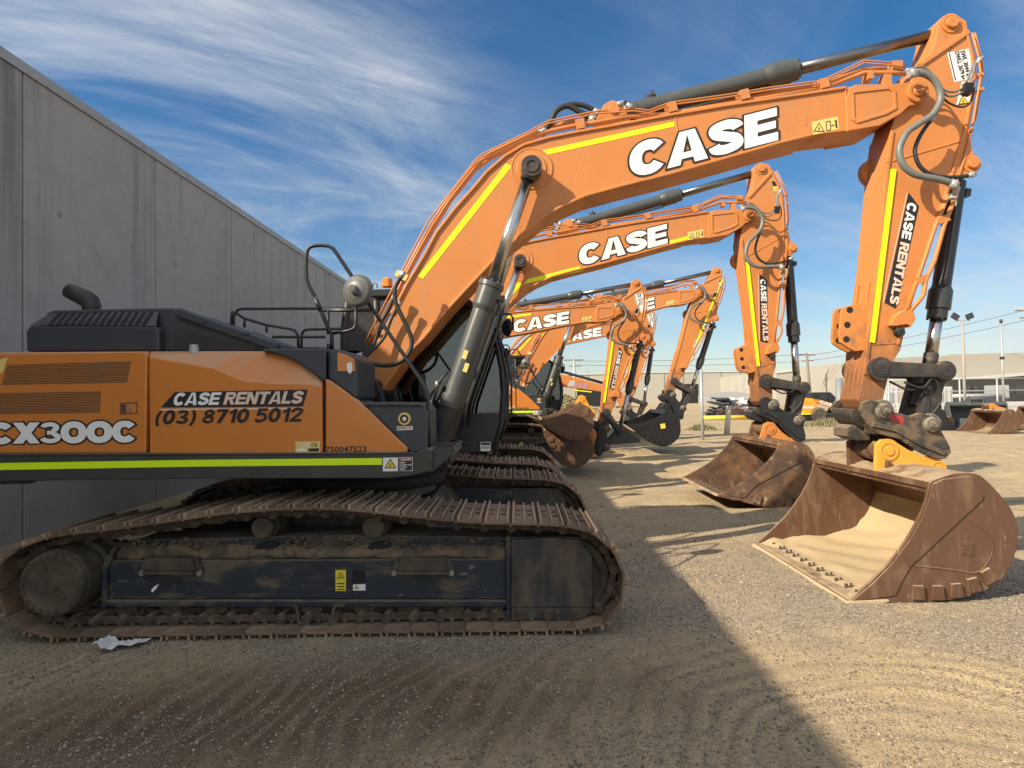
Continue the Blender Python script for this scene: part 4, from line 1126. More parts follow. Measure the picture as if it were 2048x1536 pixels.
    def mirror(mb):
        Y = 4.99; a = L(713, 581, Y)
        d = Vector((.28, .94, -.05)).normalized()
        c = Vector((a[0], loc_y(Y), a[1]))
        prof = [(-.045, 0), (-.044, .03), (-.034, .07), (-.012, .118), (.012, .138), (.028, .139), (.03, 0)]
        mb.lathe(c, d, prof, 32)
        mb.cyl(c - d * .07, c - d * .03, .036, seg=16, mi=1)
        e = L(737, 606, 5.06)
        mb.tube([c - d * .06, Vector((e[0], loc_y(5.02), e[1]))], .030, 10, mi=1)
    part('mirror', 'mirror', [M['mirror'], M['black']], root, mirror)
    def bracket(mb):
        for y0, y1 in ((-.42, -.30), (.30, .42)):
            mb.prism(PL([(700, 850), (700, 790), (712, 758), (735, 748), (757, 762), (768, 800), (775, 850)], 6.1), y0, y1)
        mb.prism([(-.2, 1.22), (.95, 1.22), (.95, 1.34), (-.2, 1.45)], -.46, .46)
        a = L(735, 778, 6.1); mb.cyl((a[0], -.47, a[1]), (a[0], .47, a[1]), .13, seg=28)
        mb.cyl((a[0], -.50, a[1]), (a[0], -.47, a[1]), .03, seg=12)
        b = J_RB; mb.cyl((b[0], -.52, b[1]), (b[0], .52, b[1]), .10, seg=24)
        for y in (-.5, -.22, .22, .5): mb.prism([(b[0] - .25, 1.22), (b[0] + .16, 1.22), (b[0] + .13, b[1] + .06), (b[0], b[1] + .13), (b[0] - .13, b[1] + .06)], y - .02, y + .02)
    part('bracket', 'boom_bracket', M['black'], root, bracket, bevel=.008)
    def deck(mb):
        mb.prism([(-2.4, 1.75), (.1, 1.75), (.1, 2.20), (-2.4, 2.25)], -.55, 1.42)
        mb.prism([(-.6, 1.22), (.1, 1.22), (.1, 1.9), (-.6, 1.9)], -.5, .42)
    part('deck', 'machine_deck', M['hood'], root, deck, bevel=.02)
    def valves(mb):
        r3 = random.Random(4)
        for i in range(7):
            x = .35 + r3.uniform(0, .45); y = -.1 + i * .05
            mb.tube([(x - .5, y, 1.8 + r3.uniform(-.1, .1)), (x - .2, y, 1.55), (x + .1, y, 1.45), (x + .3, y + .05, 1.38)], .018, 7, smooth=4)
    part('valves', 'hydraulic_hose', M['rubber'], root, valves)

def cab(root):
    CY = 6.93; y0, y1 = loc_y(CY), loc_y(CY) + .98
    out = [(684, 905), (684, 660), (693, 590), (700, 578), (860, 575), (930, 590), (970, 622), (990, 668), (1003, 730), (1008, 785), (1003, 850), (987, 905)]
    P = PL(out, CY)
    def shell(mb):
        mb.prism(PL([(684, 905), (684, 830), (800, 828), (1006, 826), (1003, 850), (987, 905)], CY), y0, y0 + .05)
        mb.prism(PL([(684, 905), (684, 700), (720, 700), (720, 905)], CY), y0, y1)
        mb.prism(PL([(684, 905), (684, 885), (988, 885), (984, 905)], CY), y0 + .05, y1)
        mb.prism(PL([(694, 592), (700, 580), (860, 576), (930, 591), (966, 622), (955, 626), (925, 604), (858, 590), (700, 594)], CY), y0 - .01, y1)
        mb.prism(PL([(684, 905), (684, 830), (1006, 830), (1003, 850), (987, 905)], CY + .93), y1 - .05, y1)
        for y in (y0 + .03, y1 - .03):
            pf = [(a, y, b) for a, b in PL([(955, 616), (975, 640), (993, 682), (1004, 735), (1008, 785), (1003, 850), (988, 900)], CY)]
            mb.tube(pf, .045, 10)
            pr = PL([(688, 830), (688, 660), (697, 590)], CY); mb.tube([(a, y, b) for a, b in pr], .05, 10)
            pm = PL([(758, 830), (752, 600)], CY); mb.tube([(a, y, b) for a, b in pm], .045, 10)
        mb.prism(PL([(720, 836), (740, 828), (760, 640), (752, 596), (690, 596), (684, 836)], CY), y0 + .0, y0 + .03)
    cb = part('cab', 'cab', M['black'], root, shell, bevel=.008)
    def win_side(mb, y):
        mb.prism(PL([(758, 828), (754, 602), (858, 591), (925, 604), (958, 622), (976, 650), (992, 690), (1002, 738), (1005, 785), (1003, 828)], CY), y, y + .006)
    part('wside', 'side_window', M['glass'], cb, lambda mb: win_side(mb, y0 + .012))
    part('wside2', 'side_window', M['glass'], cb, lambda mb: win_side(mb, y1 - .02))
    def win_front(mb):
        pf = PL([(960, 620), (980, 650), (996, 690), (1006, 738), (1009, 785), (1004, 850)], CY)
        mb.prism(ribbon(pf, .006), y0 + .06, y1 - .06)
    part('wfront', 'front_window', M['glass'], cb, win_front)
    def seat(mb):
        mb.box((.55, (y0 + y1) / 2, 1.72), (.5, .5, .12)); mb.box((.30, (y0 + y1) / 2, 2.1), (.12, .48, .75)); mb.box((.28, (y0 + y1) / 2, 2.58), (.1, .26, .18))
        mb.box((.5, (y0 + y1) / 2, 1.5), (.3, .3, .4))
        mb.tube([(1.0, (y0 + y1) / 2, 1.35), (1.0, (y0 + y1) / 2, 1.9), (.95, (y0 + y1) / 2, 2.0)], .02, 8)
    part('seat', 'seat', M['dark'], cb, seat, bevel=.03)
    def beacon(mb):
        a = L(775, 574, 7.2); z = a[1]
        mb.lathe((a[0], loc_y(7.2), z), (0, 0, 1), [(0, .07), (.02, .07), (.02, .062), (.085, .058), (.105, .045), (.11, 0)], 20)
    part('beacon', 'beacon', M['amber'], cb, beacon)
    def hook(mb):
        a = L(750, 574, 7.0); y = loc_y(7.0)
        mb.tube([(a[0] - .025, y, a[1] - .01), (a[0] - .025, y, a[1] + .03), (a[0], y, a[1] + .05), (a[0] + .025, y, a[1] + .03), (a[0] + .025, y, a[1] - .01)], .007, 6)
    part('hook', 'lifting_eye', M['black'], cb, hook)
    def cabtag(mb):
        quad(mb, PL([(961, 884), (981, 884), (981, 902), (961, 902)], CY), y0 - .002, 0)
        quad(mb, PL([(962, 885), (980, 885), (980, 890), (962, 890)], CY), y0 - .0035, 1)
        for i in range(3): quad(mb, PL([(963, 892 + i * 2.2), (979, 892 + i * 2.2), (979, 893 + i * 2.2), (963, 893 + i * 2.2)], CY), y0 - .0035, 1)
    part('cabtag', 'cab_sticker', [M['white'], M['ink']], cb, cabtag)
    def crail(mb):
        y = y0 + .04
        p = PL([(992, 690), (1006, 660), (1011, 648)], CY)
        mb.tube([(a, y - .05, b) for a, b in PL([(978, 655), (980, 632), (990, 628), (1020, 628), (1026, 636), (1026, 660)], CY)], .013, 8)
        mb.tube([(a, y - .05, b) for a, b in PL([(985, 640), (1004, 700), (1016, 760), (1016, 830), (1000, 880)], CY)], .013, 8)
        mb.tube([(a, y + .5, b) for a, b in PL([(985, 640), (1010, 700), (1022, 760), (1022, 830), (1000, 880)], CY)], .013, 8)
        a = L(1013, 655, CY)
        mb.lathe((a[0] - .02, y - .05, a[1]), (.85, .5, 0), [(0, 0), (.005, .08), (.025, .10), (.04, .105), (.045, 0)], 20)
    part('crail', 'cab_guard_rail', M['black'], cb, crail)

# --- boom
BY = 6.26
B_UP = [(722, 735), (738, 708), (750, 690), (783, 628), (814, 569), (849, 511), (873, 466), (910, 418), (950, 373), (974, 344), (1011, 312), (1048, 290), (1096, 276), (1157, 264), (1231, 251), (1350, 229), (1450, 212), (1600, 190), (1691, 176)]
B_END = [(1709, 171), (1783, 170), (1800, 168), (1814, 167), (1829, 165), (1845, 172), (1852, 188), (1846, 204), (1833, 211), (1817, 213)]
B_LO = [(1798, 230), (1757, 253), (1690, 262), (1624, 270), (1555, 287), (1450, 317), (1340, 348), (1243, 372), (1170, 392), (1121, 414), (1087, 434), (1048, 466), (1011, 495), (980, 528), (892, 622), (846, 677), (814, 708), (764, 780)]
def px_ribbon(pts, w, Y): return ribbon(PL(pts, Y), w)
def boom_shape(mb):
    h = .22
    mb.prism(PL(B_UP + B_END + B_LO + [(745, 792), (722, 775)], BY), -h, h)
    mb.prism(px_ribbon(B_LO[3:], .030, BY), -h - .028, h + .028)
    mb.prism(px_ribbon(B_UP[3:], .030, BY), -h - .022, h + .022)
    for s in (-1, 1):
        a, b = (-h - .022, -h + .01) if s < 0 else (h - .01, h + .022)
        mb.prism(PL([(1700, 176), (1709, 171), (1783, 170), (1829, 165), (1845, 172), (1852, 188), (1846, 204), (1833, 211), (1817, 213), (1798, 230), (1757, 253), (1692, 264), (1690, 200)], BY), a, b)
        a, b = (-h - .034, -h - .02) if s < 0 else (h + .02, h + .034)
        mb.prism(px_ribbon([(1704, 186), (1776, 178), (1785, 186), (1788, 218), (1768, 229), (1712, 246), (1704, 240), (1702, 186)], .035, BY), a, b)
        p = J_BP; mb.lathe((p[0], s * (h + .02), p[1]), (0, s, 0), [(0, .108), (.035, .108), (.04, .098), (.04, .07), (.03, .068), (.03, .056), (.055, .056), (.06, .05), (.06, 0)], 28)
        q = L(1063, 337, BY); mb.lathe((q[0], s * h, q[1]), (0, s, 0), [(0, .22), (.010, .22), (.012, .21), (.012, .205), (.008, .2), (.008, .16), (.02, .15), (.02, 0)], 36)
        # weld seams across the plates
        mb.prism(px_ribbon([(1351, 232), (1366, 344)], .018, BY), *((-h - .006, -h + .01) if s < 0 else (h - .01, h + .006)))
        mb.prism(px_ribbon([(1690, 178), (1698, 262)], .018, BY), *((-h - .012, -h + .01) if s < 0 else (h - .01, h + .012)))
        # lugs for the stick cylinder
        c = J_CB
        mb.prism(PL([(1185, 256), (1192, 240), (1207, 212), (1222, 203), (1240, 206), (1252, 226), (1262, 246)], 6.34), s * .15 - .022, s * .15 + .022)
        mb.cyl((c[0], s * .12, c[1]), (c[0], s * .185, c[1]), .06, seg=20)
def boom_pipes(mb):
    y = -.19
    def t(pts, r, yy): mb.tube([(L(a, b, YC + yy)[0], yy, L(a, b, YC + yy)[1]) for a, b in pts], r, 8)
    main = [(741, 686), (770, 632), (800, 575), (840, 500), (870, 450), (900, 402), (950, 339), (979, 317), (1035, 290), (1087, 265), (1145, 252), (1182, 247), (1255, 233), (1304, 231), (1353, 226), (1450, 209), (1540, 194), (1635, 177), (1665, 169), (1727, 146), (1783, 146), (1815, 147)]
    t(main, .026, -.17); t([(a - 1, b - 8) for a, b in main[2:-1]], .026, .05)
    for k, d in enumerate((0, 5)):
        t([(735 - d, 690 - d), (795 - d, 572 - d), (862 - d, 446 - d), (905, 384 - d), (950, 326 - d), (963, 314 - d), (1048, 273 - d), (1096, 247 - d), (1194, 227 - d), (1267, 222 - d), (1297, 226 - d), (1340, 210 - d), (1450, 195 - d), (1540, 180 - d), (1645, 166 - d), (1727, 126 - d), (1783, 130 - d), (1812, 136 - d)], .009, -.21 + k * .04)
    for a, b in ((1160, 251), (1343, 217), (1487, 192), (1645, 170)):
        p = L(a, b, 6.3); mb.box((p[0], -.16, p[1]), (.09, .14, .10), rot=Matrix.Rotation(R(-12), 3, 'Y'))
    p = L(805, 553, 6.3); mb.box((p[0], -.16, p[1]), (.13, .16, .07), rot=Matrix.Rotation(R(28), 3, 'Y'), mi=1)
    p = L(1795, 131, 6.3); mb.box((p[0], -.14, p[1]), (.10, .10, .10))
    p = L(1775, 160, 6.3); mb.box((p[0], -.14, p[1]), (.08, .10, .12))
    p = L(1740, 150, 6.3); mb.box((p[0], -.14, p[1]), (.06, .12, .09))
HOSES = [([(806, 546), (800, 556), (790, 578), (792, 606), (809, 644), (823, 678), (818, 706), (796, 726), (768, 731), (742, 726), (718, 717)], .022, 6.0),
    ([(790, 590), (776, 620), (760, 650), (748, 690), (735, 705), (715, 712)], .018, 6.15), ([(798, 606), (782, 640), (770, 672), (750, 696), (722, 722)], .016, 6.12),
    ([(1188, 240), (1160, 224), (1135, 212), (1113, 222), (1101, 245), (1085, 268)], .030, 6.42), ([(1196, 226), (1170, 212), (1140, 209), (1114, 222), (1096, 250), (1080, 262)], .026, 6.5), ([(1262, 214), (1248, 204), (1238, 208)], .018, 6.3)]
def hose(mb, pts, r, Y):
    p = [Vector((L(a, b, Y)[0], loc_y(Y), L(a, b, Y)[1])) for a, b in pts]
    mb.tube(p, r, 10, smooth=6)
    for q, w in ((p[0], p[1]), (p[-1], p[-2])):
        d = (w - q).normalized(); mb.cyl(q - d * .02, q + d * .055, r * 1.28, seg=10, mi=1); mb.cyl(q + d * .0, q + d * .02, r * 1.5, seg=6, mi=1, sm=False)
def boom_text(mb):
    y = -.22
    heavy_text(mb, 'CASE', *uv((1259, 357), (1554, 281.5), (1258, 291), BY), y - .006, t=.305, gap=.02, edge=1, edge_w=.05)
def boom_sign(mb):
    y = -.2215
    quad(mb, PL([(1623, 244), (1675, 233), (1678, 258), (1626, 270)], BY), y, 0)
    warn_triangle(mb, L(1638, 257, BY), .062, y - .001, (.05, 1), 0, 1)
    for q in ([(1652, 244), (1660, 242), (1661, 260), (1653, 262)],):
        p = PL(q, BY)
        for i in range(4):
            quad(mb, ribbon([p[i], p[(i + 1) % 4]], .008), y - .002, 1)
    quad(mb, px_ribbon([(1662, 252), (1669, 250)], .01, BY), y - .002, 1); quad(mb, px_ribbon([(1671, 240), (1673, 256)], .018, BY), y - .0025, 1)
TAPES = {'up': ([(1061, 306), (1348, 243), (1349, 253), (1072, 314.5)], [(1012, 327), (1024, 332), (846, 557.5), (836, 552.5)]),
    'low': ([(1072, 418), (1090, 400), (1258, 358), (1275, 372)], [(1562, 272), (1626, 256), (1628, 267), (1564, 283)], [(1068, 418), (1056, 410), (846, 640), (862, 650)])}
OFFF = (J_BF[0], 0, J_BF[1])
turn = lambda p, bt: add(J_BF, rot2(sub(p, J_BF), bt))
def boom(root, tape, bt=0.0):
    bo = part('boom', 'boom', M['orange'], root, boom_shape, OFFF, (0, -bt, 0), bevel=.010, off=OFFF)
    part('bpipes', 'boom_pipe', [M['orange'], M['sticker']], bo, boom_pipes, off=OFFF)
    for k, hz in enumerate(HOSES): part('bhose%d' % k, 'boom_hose', [M['rubber'], M['galv']], bo, lambda mb, hz=hz: hose(mb, *hz), off=OFFF)
    part('btext', 'lettering', [M['white'], M['ink']], bo, boom_text, off=OFFF)
    part('bsign', 'warning_sticker', [M['sticker'], M['ink']], bo, boom_sign, off=OFFF)
    for k, q in enumerate(TAPES.get(tape, ())): part('btape%s%d' % (tape, k), 'reflective_tape', M['tape'], bo, lambda mb, q=q: quad(mb, PL(q, BY), -.2225), off=OFFF)
    # boom cylinders, one each side; local X runs from the base pin to the rod eye
    RE = turn(J_RE, bt); ln = dist(J_RB, RE)
    ax = Vector((1, 0, 0)); b0 = Vector((0, 0, 0)); e0 = Vector((ln, 0, 0))
    LBC = dist(J_RB, L(985, 566, 6.12))
    def barrel(mb):
        Lb = LBC
        mb.lathe(b0, ax, [(.0, .08), (.03, .106), (.52, .106), (.52, .116), (.60, .116), (.60, .102), (Lb - .30, .102), (Lb - .27, .114), (Lb - .25, .120), (Lb - .06, .122), (Lb - .05, .134), (Lb - .005, .134), (Lb, .13), (Lb, .07)], 28)
        for i in range(10):
            an = i * math.pi / 5; u = Vector((0, 1, 0)); w = ax.cross(u)
            q = b0 + ax * (Lb - .01) + (u * math.cos(an) + w * math.sin(an)) * .112
            mb.cyl(q, q + ax * .03, .014, seg=6)
        mb.lathe(b0 - Vector((0, .10, 0)), (0, 1, 0), [(0, 0), (0, .12), (.2, .12), (.2, 0)], 24)
    def barrel_pipe(mb):
        w = ax.cross(Vector((0, 1, 0)))
        mb.tube([b0 + ax * q[0] + w * q[1] + Vector((0, -.03, 0)) for q in ((.30, -.20), (.55, -.16), (1.58, -.16), (1.66, -.12))], .018, 8)
        mb.tube([b0 + ax * q[0] + w * q[1] + Vector((0, -.06, 0)) for q in ((.35, .15), (.62, .17), (.72, .16), (.80, .12))], .014, 8, mi=1)
        mb.tube([b0 + ax * q[0] + w * q[1] + Vector((0, -.02, 0)) for q in ((.25, .22), (.45, .22), (.66, .19), (.78, .14))], .014, 8, mi=1)
        for q in (.30, .42, .62): mb.cyl(b0 + ax * q + w * .17 + Vector((0, -.09, 0)), b0 + ax * (q + .06) + w * .19 + Vector((0, -.09, 0)), .02, seg=8, mi=2)
    def sticker(mb):
        for s, wd in ((1.02, .05), (.90, .10)):
            w = ax.cross(Vector((0, 1, 0))); c = b0 + ax * s + Vector((0, -.108, 0)) - w * (wd - .06)
            mb.sheet([c + ax * a + w * b for a, b in ((-.045, -.022), (-.045, .022), (.045, .022), (.045, -.022))])
    def rod(mb):
        s = LBC - .05
        mb.cyl(b0 + ax * s, e0 - ax * .08, .062, seg=24)
    def eye(mb):
        mb.lathe(e0 - Vector((0, .085, 0)), (0, 1, 0), [(0, 0), (0, .045), (-.012, .05), (-.012, .07), (0, .075), (0, .105), (.17, .105), (.17, 0)], 28)
        mb.cyl(e0 - ax * .13, e0 - ax * .03, .075, seg=20)
    def wrap(mb):
        mb.lathe(b0 + ax * .02, ax, [(0, .10), (0, .122), (.46, .122), (.46, .112)], 24)
    for y in (-.36, .36):
        c = part('bcyl', 'boom_cylinder', M['cylinder'], root, barrel, (J_RB[0], y, J_RB[1]), (0, aim(J_RB, RE), 0))
        part('bcylrod%.3f' % ln, 'rod', M['chrome'], c, rod)
        part('bcyleye%.3f' % ln, 'rod_eye', M['link_steel'], c, eye)
        part('bcylpipe', 'cylinder_pipe', [M['black_cyl'], M['rubber'], M['bolt']], c, barrel_pipe)
        part('bcylwrap', 'cylinder_sleeve', M['black'], c, wrap)
        if y < 0: part('bcylst', 'warning_sticker', M['sticker'], c, sticker)
    return bo

# --- stick (arm), built in the measured pose around the boom pin
AY = 6.30
A_OUT = [(1901, 28), (1919, 33), (1933, 42), (1939, 66), (1951, 111), (1954, 150), (1949, 200), (1939, 256), (1943, 290), (1953, 330), (1950, 343), (1937, 349), (1912, 352), (1899, 385), (1875, 456), (1850, 532), (1819, 620), (1801, 700), (1790, 717), (1776, 756), (1766, 800), (1771, 822), (1762, 838), (1745, 840), (1724, 815), (1716, 800), (1726, 755), (1733, 690), (1741, 619), (1754, 530), (1762, 444), (1772, 334), (1781, 262), (1797, 215), (1838, 130), (1855, 117), (1867, 96), (1875, 66), (1879, 42), (1888, 31)]
OFFA = (J_BP[0], 0, J_BP[1])
def arm_shape(mb):
    h = .18
    mb.prism(PL(A_OUT, AY), -h, h)
    front = [(1838, 130), (1797, 215), (1781, 262), (1772, 334), (1762, 444), (1754, 530), (1741, 619), (1733, 690), (1727, 750)]
    mb.prism(px_ribbon([(a + 3, b) for a, b in front[2:]], .038, AY), -h - .016, h + .016)
    rear = [(1932, 45), (1937, 66), (1948, 111), (1951, 150), (1946, 200), (1934, 262), (1896, 388), (1872, 456), (1847, 532), (1816, 620), (1800, 690)]
    mb.prism(px_ribbon([(a - 5, b) for a, b in rear], .030, AY), -h - .016, h + .016)
    mb.prism(px_ribbon([(1839, 131), (1937, 64)], .045, AY), -h - .020, h + .020)
    for s in (-1, 1):
        yy = (-h - .008, -h + .01) if s < 0 else (h - .01, h + .008)
        mb.prism(px_ribbon([(1783, 323), (1925, 281)], .016, AY), *yy)
        mb.prism(px_ribbon([(1735, 690), (1800, 686)], .012, AY), *yy)
        for p, r in ((J_AT, .062), (J_BC, .056)):
            mb.lathe((p[0], s * h, p[1]), (0, s, 0), [(0, r * 1.65), (.012, r * 1.65), (.012, r * 1.2), (.008, r * 1.15), (.008, r), (.04, r), (.045, r * .9), (.045, 0)], 24)
        mb.cyl((J_BP[0], s * h, J_BP[1]), (J_BP[0], s * (h + .04), J_BP[1]), .11, seg=24)
        mb.cyl((J_AL[0], s * h, J_AL[1]), (J_AL[0], s * (h + .02), J_AL[1]), .12, seg=24)
    # torsion disc peeking out in front near the top
    c = L(1748, 345, 6.66); mb.cyl((c[0], .15, c[1]), (c[0], .24, c[1]), .15, seg=28)
    # wear strips on the front plate near the tip
    for k in range(4):
        y = -.125 + k * .083
        mb.prism(px_ribbon([(1728, 735), (1718, 800)], .035, AY), y - .020, y + .020)
    for k in range(2):
        y = -.10 + k * .20
        mb.prism(px_ribbon([(1746, 560), (1736, 640), (1732, 690)], .022, AY), y - .02, y + .02)
def arm_cap(mb):
    mb.prism(PL([(1712, 818), (1722, 832), (1745, 848), (1741, 858), (1722, 854), (1706, 842), (1700, 828), (1704, 818)], AY), -.175, .19)
    a = J_BB
    mb.lathe((a[0], -.34, a[1]), (0, 1, 0), [(0, 0), (0, .045), (.06, .05), (.06, .085), (.10, .09), (.10, .115), (.68, .115), (.68, 0)], 24)
def arm_bracket(mb):
    pl = PL([(1690, 613), (1722, 606), (1744, 600), (1734, 700), (1714, 702), (1700, 695), (1684, 684), (1682, 670), (1686, 622)], AY)
    mb.prism(pl, -.018, .018)
def arm_bracket_holes(mb):
    for y in (-.0195,):
        for p in ((1703, 619), (1698, 649), (1696, 678)):
            a = L(*p, AY); mb.cyl((a[0], y, a[1]), (a[0], y + .003, a[1]), .034, seg=18, sm=False)
def arm_block(mb):
    mb.prism(PL([(1773, 652), (1783, 632), (1800, 622), (1818, 626), (1822, 640), (1812, 656), (1806, 650), (1778, 654)], AY), -.26, -.175)
    a = L(1790, 662, AY); mb.cyl((a[0] - .03, -.22, a[1]), (a[0] + .05, -.22, a[1] - .01), .035, seg=12, mi=1)
    mb.cyl((a[0] + .02, -.26, a[1] - .02), (a[0] + .02, -.17, a[1] - .02), .04, seg=12, mi=1)
def arm_pipes(mb):
    def t(pts, r, y): mb.tube([(L(a, b, YC + y)[0], y, L(a, b, YC + y)[1]) for a, b in pts], r, 8)
    t([(1912, 390), (1888, 451), (1869, 521), (1851, 561), (1847, 590), (1838, 602), (1816, 627)], .024, -.20)
    t([(1897, 390), (1870, 455), (1843, 535), (1815, 620)], .020, -.20)
    t([(1944, 66), (1957, 112), (1962, 150), (1957, 180), (1945, 250), (1928, 320), (1908, 382)], .012, -.19)
    t([(1950, 66), (1964, 125), (1966, 150), (1961, 165), (1960, 185), (1952, 235), (1941, 262), (1938, 300)], .009, -.16)
    for p in ((1893, 440), (1850, 560)): 
        a = L(*p, 6.3); mb.box((a[0] - .05, -.19, a[1]), (.12, .06, .07), rot=Matrix.Rotation(R(-20), 3, 'Y'))
    for p in ((1960, 150), (1961, 180), (1940, 262)):
        a = L(*p, 6.3); mb.box((a[0], -.17, a[1]), (.035, .08, .03))
AHOSES = [([(1822, 147), (1836, 146), (1852, 149), (1868, 160), (1879, 180), (1880, 203), (1865, 229), (1839, 247), (1815, 264), (1801, 290), (1799, 308), (1806, 330), (1826, 347), (1850, 354), (1873, 358), (1896, 364), (1910, 370)], .033, 6.02, 'grey_hose'),
    ([(1866, 235), (1846, 262), (1834, 285), (1830, 305), (1838, 330), (1858, 347), (1886, 354), (1920, 354), (1946, 349)], .020, 6.08, 'rubber'),
    ([(1815, 140), (1840, 134), (1856, 140), (1870, 158), (1884, 177), (1904, 184), (1922, 178), (1935, 160), (1943, 138), (1952, 122), (1963, 116)], .011, 6.08, 'grey_hose'),
    ([(1818, 144), (1846, 140), (1862, 150), (1876, 172), (1894, 191), (1914, 190), (1934, 176), (1945, 150), (1950, 130), (1960, 119)], .011, 6.06, 'grey_hose'),
    ([(1880, 190), (1898, 206), (1922, 214), (1938, 208), (1946, 190), (1948, 165)], .010, 6.09, 'rubber')]
def hose_clamp(mb):
    a = L(1932, 180, 6.08); mb.box((a[0], loc_y(6.07), a[1]), (.085, .06, .11), rot=Matrix.Rotation(R(18), 3, 'Y'))
    for k in range(4): mb.box((a[0] - .036 + k * .024, loc_y(6.04), a[1] - .01 + k * .008), (.014, .012, .10), rot=Matrix.Rotation(R(18), 3, 'Y'))
def hose_elbow(mb):
    a = L(1912, 372, 6.02); b = L(1906, 392, 6.1); mb.tube([(a[0] - .02, loc_y(6.02), a[1]), (a[0] + .01, loc_y(6.02), a[1] - .02), (b[0], loc_y(6.1), b[1])], .030, 10)
    mb.cyl((b[0], loc_y(6.1), b[1] + .02), (b[0] - .01, loc_y(6.1), b[1] - .03), .04, seg=6, sm=False)
def arm_text(mb):
    y = -.18
    quad(mb, PL([(1817, 385), (1838, 413), (1792, 618), (1769, 606)], AY), y - .0015, 1)
    quad(mb, px_ribbon([(1814, 386), (1766, 605)], .010, AY), y - .002, 2)
    heavy_text(mb, 'CASE RENTALS', *uv((1815, 404), (1778, 606), (1833, 409), AY), y - .002, t=.27, gap=.05, fills=[0] * 4 + [2] * 8)
def arm_tape(mb): quad(mb, PL([(1779, 339), (1791, 339), (1748, 686), (1737, 684)], AY), -.1975)
def arm_tape_rear(mb): quad(mb, PL([(1938, 92), (1946, 98), (1856, 496), (1844, 492)], AY), -.1985)
def arm_plate(mb):
    y = -.1815
    quad(mb, PL([(1894, 106), (1937, 97), (1952, 156), (1908, 164)], AY), y, 0)
    quad(mb, px_ribbon([(1898, 106), (1911, 161)], .012, AY), y - .0015, 1)
    small_text(mb, 'SWL 3044 kg', *uv((1920, 102), (1934, 157), (1929, 100), AY), y - .001, 1, bold=.03)
    small_text(mb, 'DWLL 2679 kg', *uv((1909, 104), (1923, 160), (1918, 102), AY), y - .001, 1, bold=.03)
    quad(mb, PL([(1923, 164), (1946, 160), (1944, 205), (1912, 210)], AY), y, 0)
    warn_triangle(mb, L(1926, 202, AY), .062, y - .001, (-.1, 1), 2, 1)
def arm_plate_small(mb):
    y = -.1815
    quad(mb, PL([(1925, 92), (1942, 96), (1946, 140), (1928, 136)], AY), y, 2)
    quad(mb, PL([(1926, 94), (1941, 98), (1943, 116), (1927, 113)], AY), y - .0015, 1)
    warn_triangle(mb, L(1936, 130, AY), .05, y - .001, (0, 1), 2, 1)
def arm_plate_low(mb):
    y = -.1815
    quad(mb, PL([(1845, 470), (1862, 476), (1850, 520), (1832, 513)], AY), y, 0)
    for k in range(3): quad(mb, PL([(1843 - k * 3, 481 + k * 10), (1856 - k * 3, 485 + k * 10), (1854 - k * 3, 490 + k * 10), (1841 - k * 3, 486 + k * 10)], AY), y - .0015, 1)

# --- quick hitch and bucket, measured pose, around the stick tip pin
OFFB = (J_BB[0], 0, J_BB[1])
HITCH = [(1715, 822), (1722, 805), (1738, 799), (1764, 808), (1778, 822), (1817, 832), (1834, 826), (1856, 830), (1872, 848), (1885, 872), (1896, 892), (1899, 905), (1886, 918), (1862, 916), (1832, 902), (1796, 878), (1772, 872), (1750, 866), (1733, 850)]
def hitch_shape(mb):
    p = PL(HITCH, 6.22)
    for y in (-.29, .25): mb.prism(p, y, y + .045)
    mb.prism(PL([(1736, 850), (1780, 852), (1832, 870), (1880, 890), (1886, 908), (1840, 896), (1790, 872), (1745, 868)], 6.22), -.25, .25)
    mb.prism(px_ribbon([(1738, 848), (1786, 858), (1838, 888), (1884, 906)], .05, 6.22), -.315, -.29)
    mb.prism(PL([(1702, 858), (1712, 850), (1736, 856), (1752, 868), (1748, 882), (1722, 882), (1702, 874)], 6.3), -.11, .17)
def hitch_pin(mb, p):
    mb.lathe((p[0], -.375, p[1]), (0, 1, 0), [(0, 0), (0, .026), (.025, .030), (.025, .042), (.05, .045), (.05, .066), (.085, .085), (.09, .115), (.10, .12), (.10, .06), (.70, .06), (.70, 0)], 20)
    mb.box((p[0], -.378, p[1]), (.026, .016, .026))
def hitch_label(mb):
    quad(mb, PL([(1776, 832), (1782, 826), (1808, 835), (1806, 848), (1782, 843)], 6.19), -.2935)
EARY = 6.25
def ears_shape(mb):
    pl = PL([(1748, 950), (1750, 890), (1760, 879), (1780, 876), (1793, 886), (1817, 901), (1843, 911), (1876, 917), (1890, 929), (1893, 950), (1880, 956)], EARY)
    mb.prism(pl, -.255, -.205)
    for p, r in (((1774, 901), .075), ((1873, 936), .06)):
        a = L(*p, EARY); mb.lathe((a[0], -.255, a[1]), (0, -1, 0), [(0, r * 1.3), (.012, r * 1.3), (.012, r), (.004, r), (.004, r * .62), (.02, r * .62), (.02, 0)], 24)
def ears_rear(mb):
    pl = PL([(1748, 955), (1746, 890), (1760, 879), (1780, 876), (1793, 886), (1817, 901), (1843, 911), (1876, 917), (1890, 929), (1893, 955)], EARY)
    mb.prism(pl, .235, .285)
    a = L(1774, 901, EARY); mb.cyl((a[0], -.205, a[1]), (a[0], .235, a[1]), .10, seg=20); mb.cyl((a[0], -.02, a[1]), (a[0], .06, a[1]), .115, seg=20)
    a = L(1873, 936, EARY); mb.cyl((a[0], -.205, a[1]), (a[0], .235, a[1]), .06, seg=16)
    mb.prism(PL([(1766, 925), (1768, 918), (1800, 945), (1812, 950), (1764, 950)], EARY), -.30, -.257)
BKY = 5.42
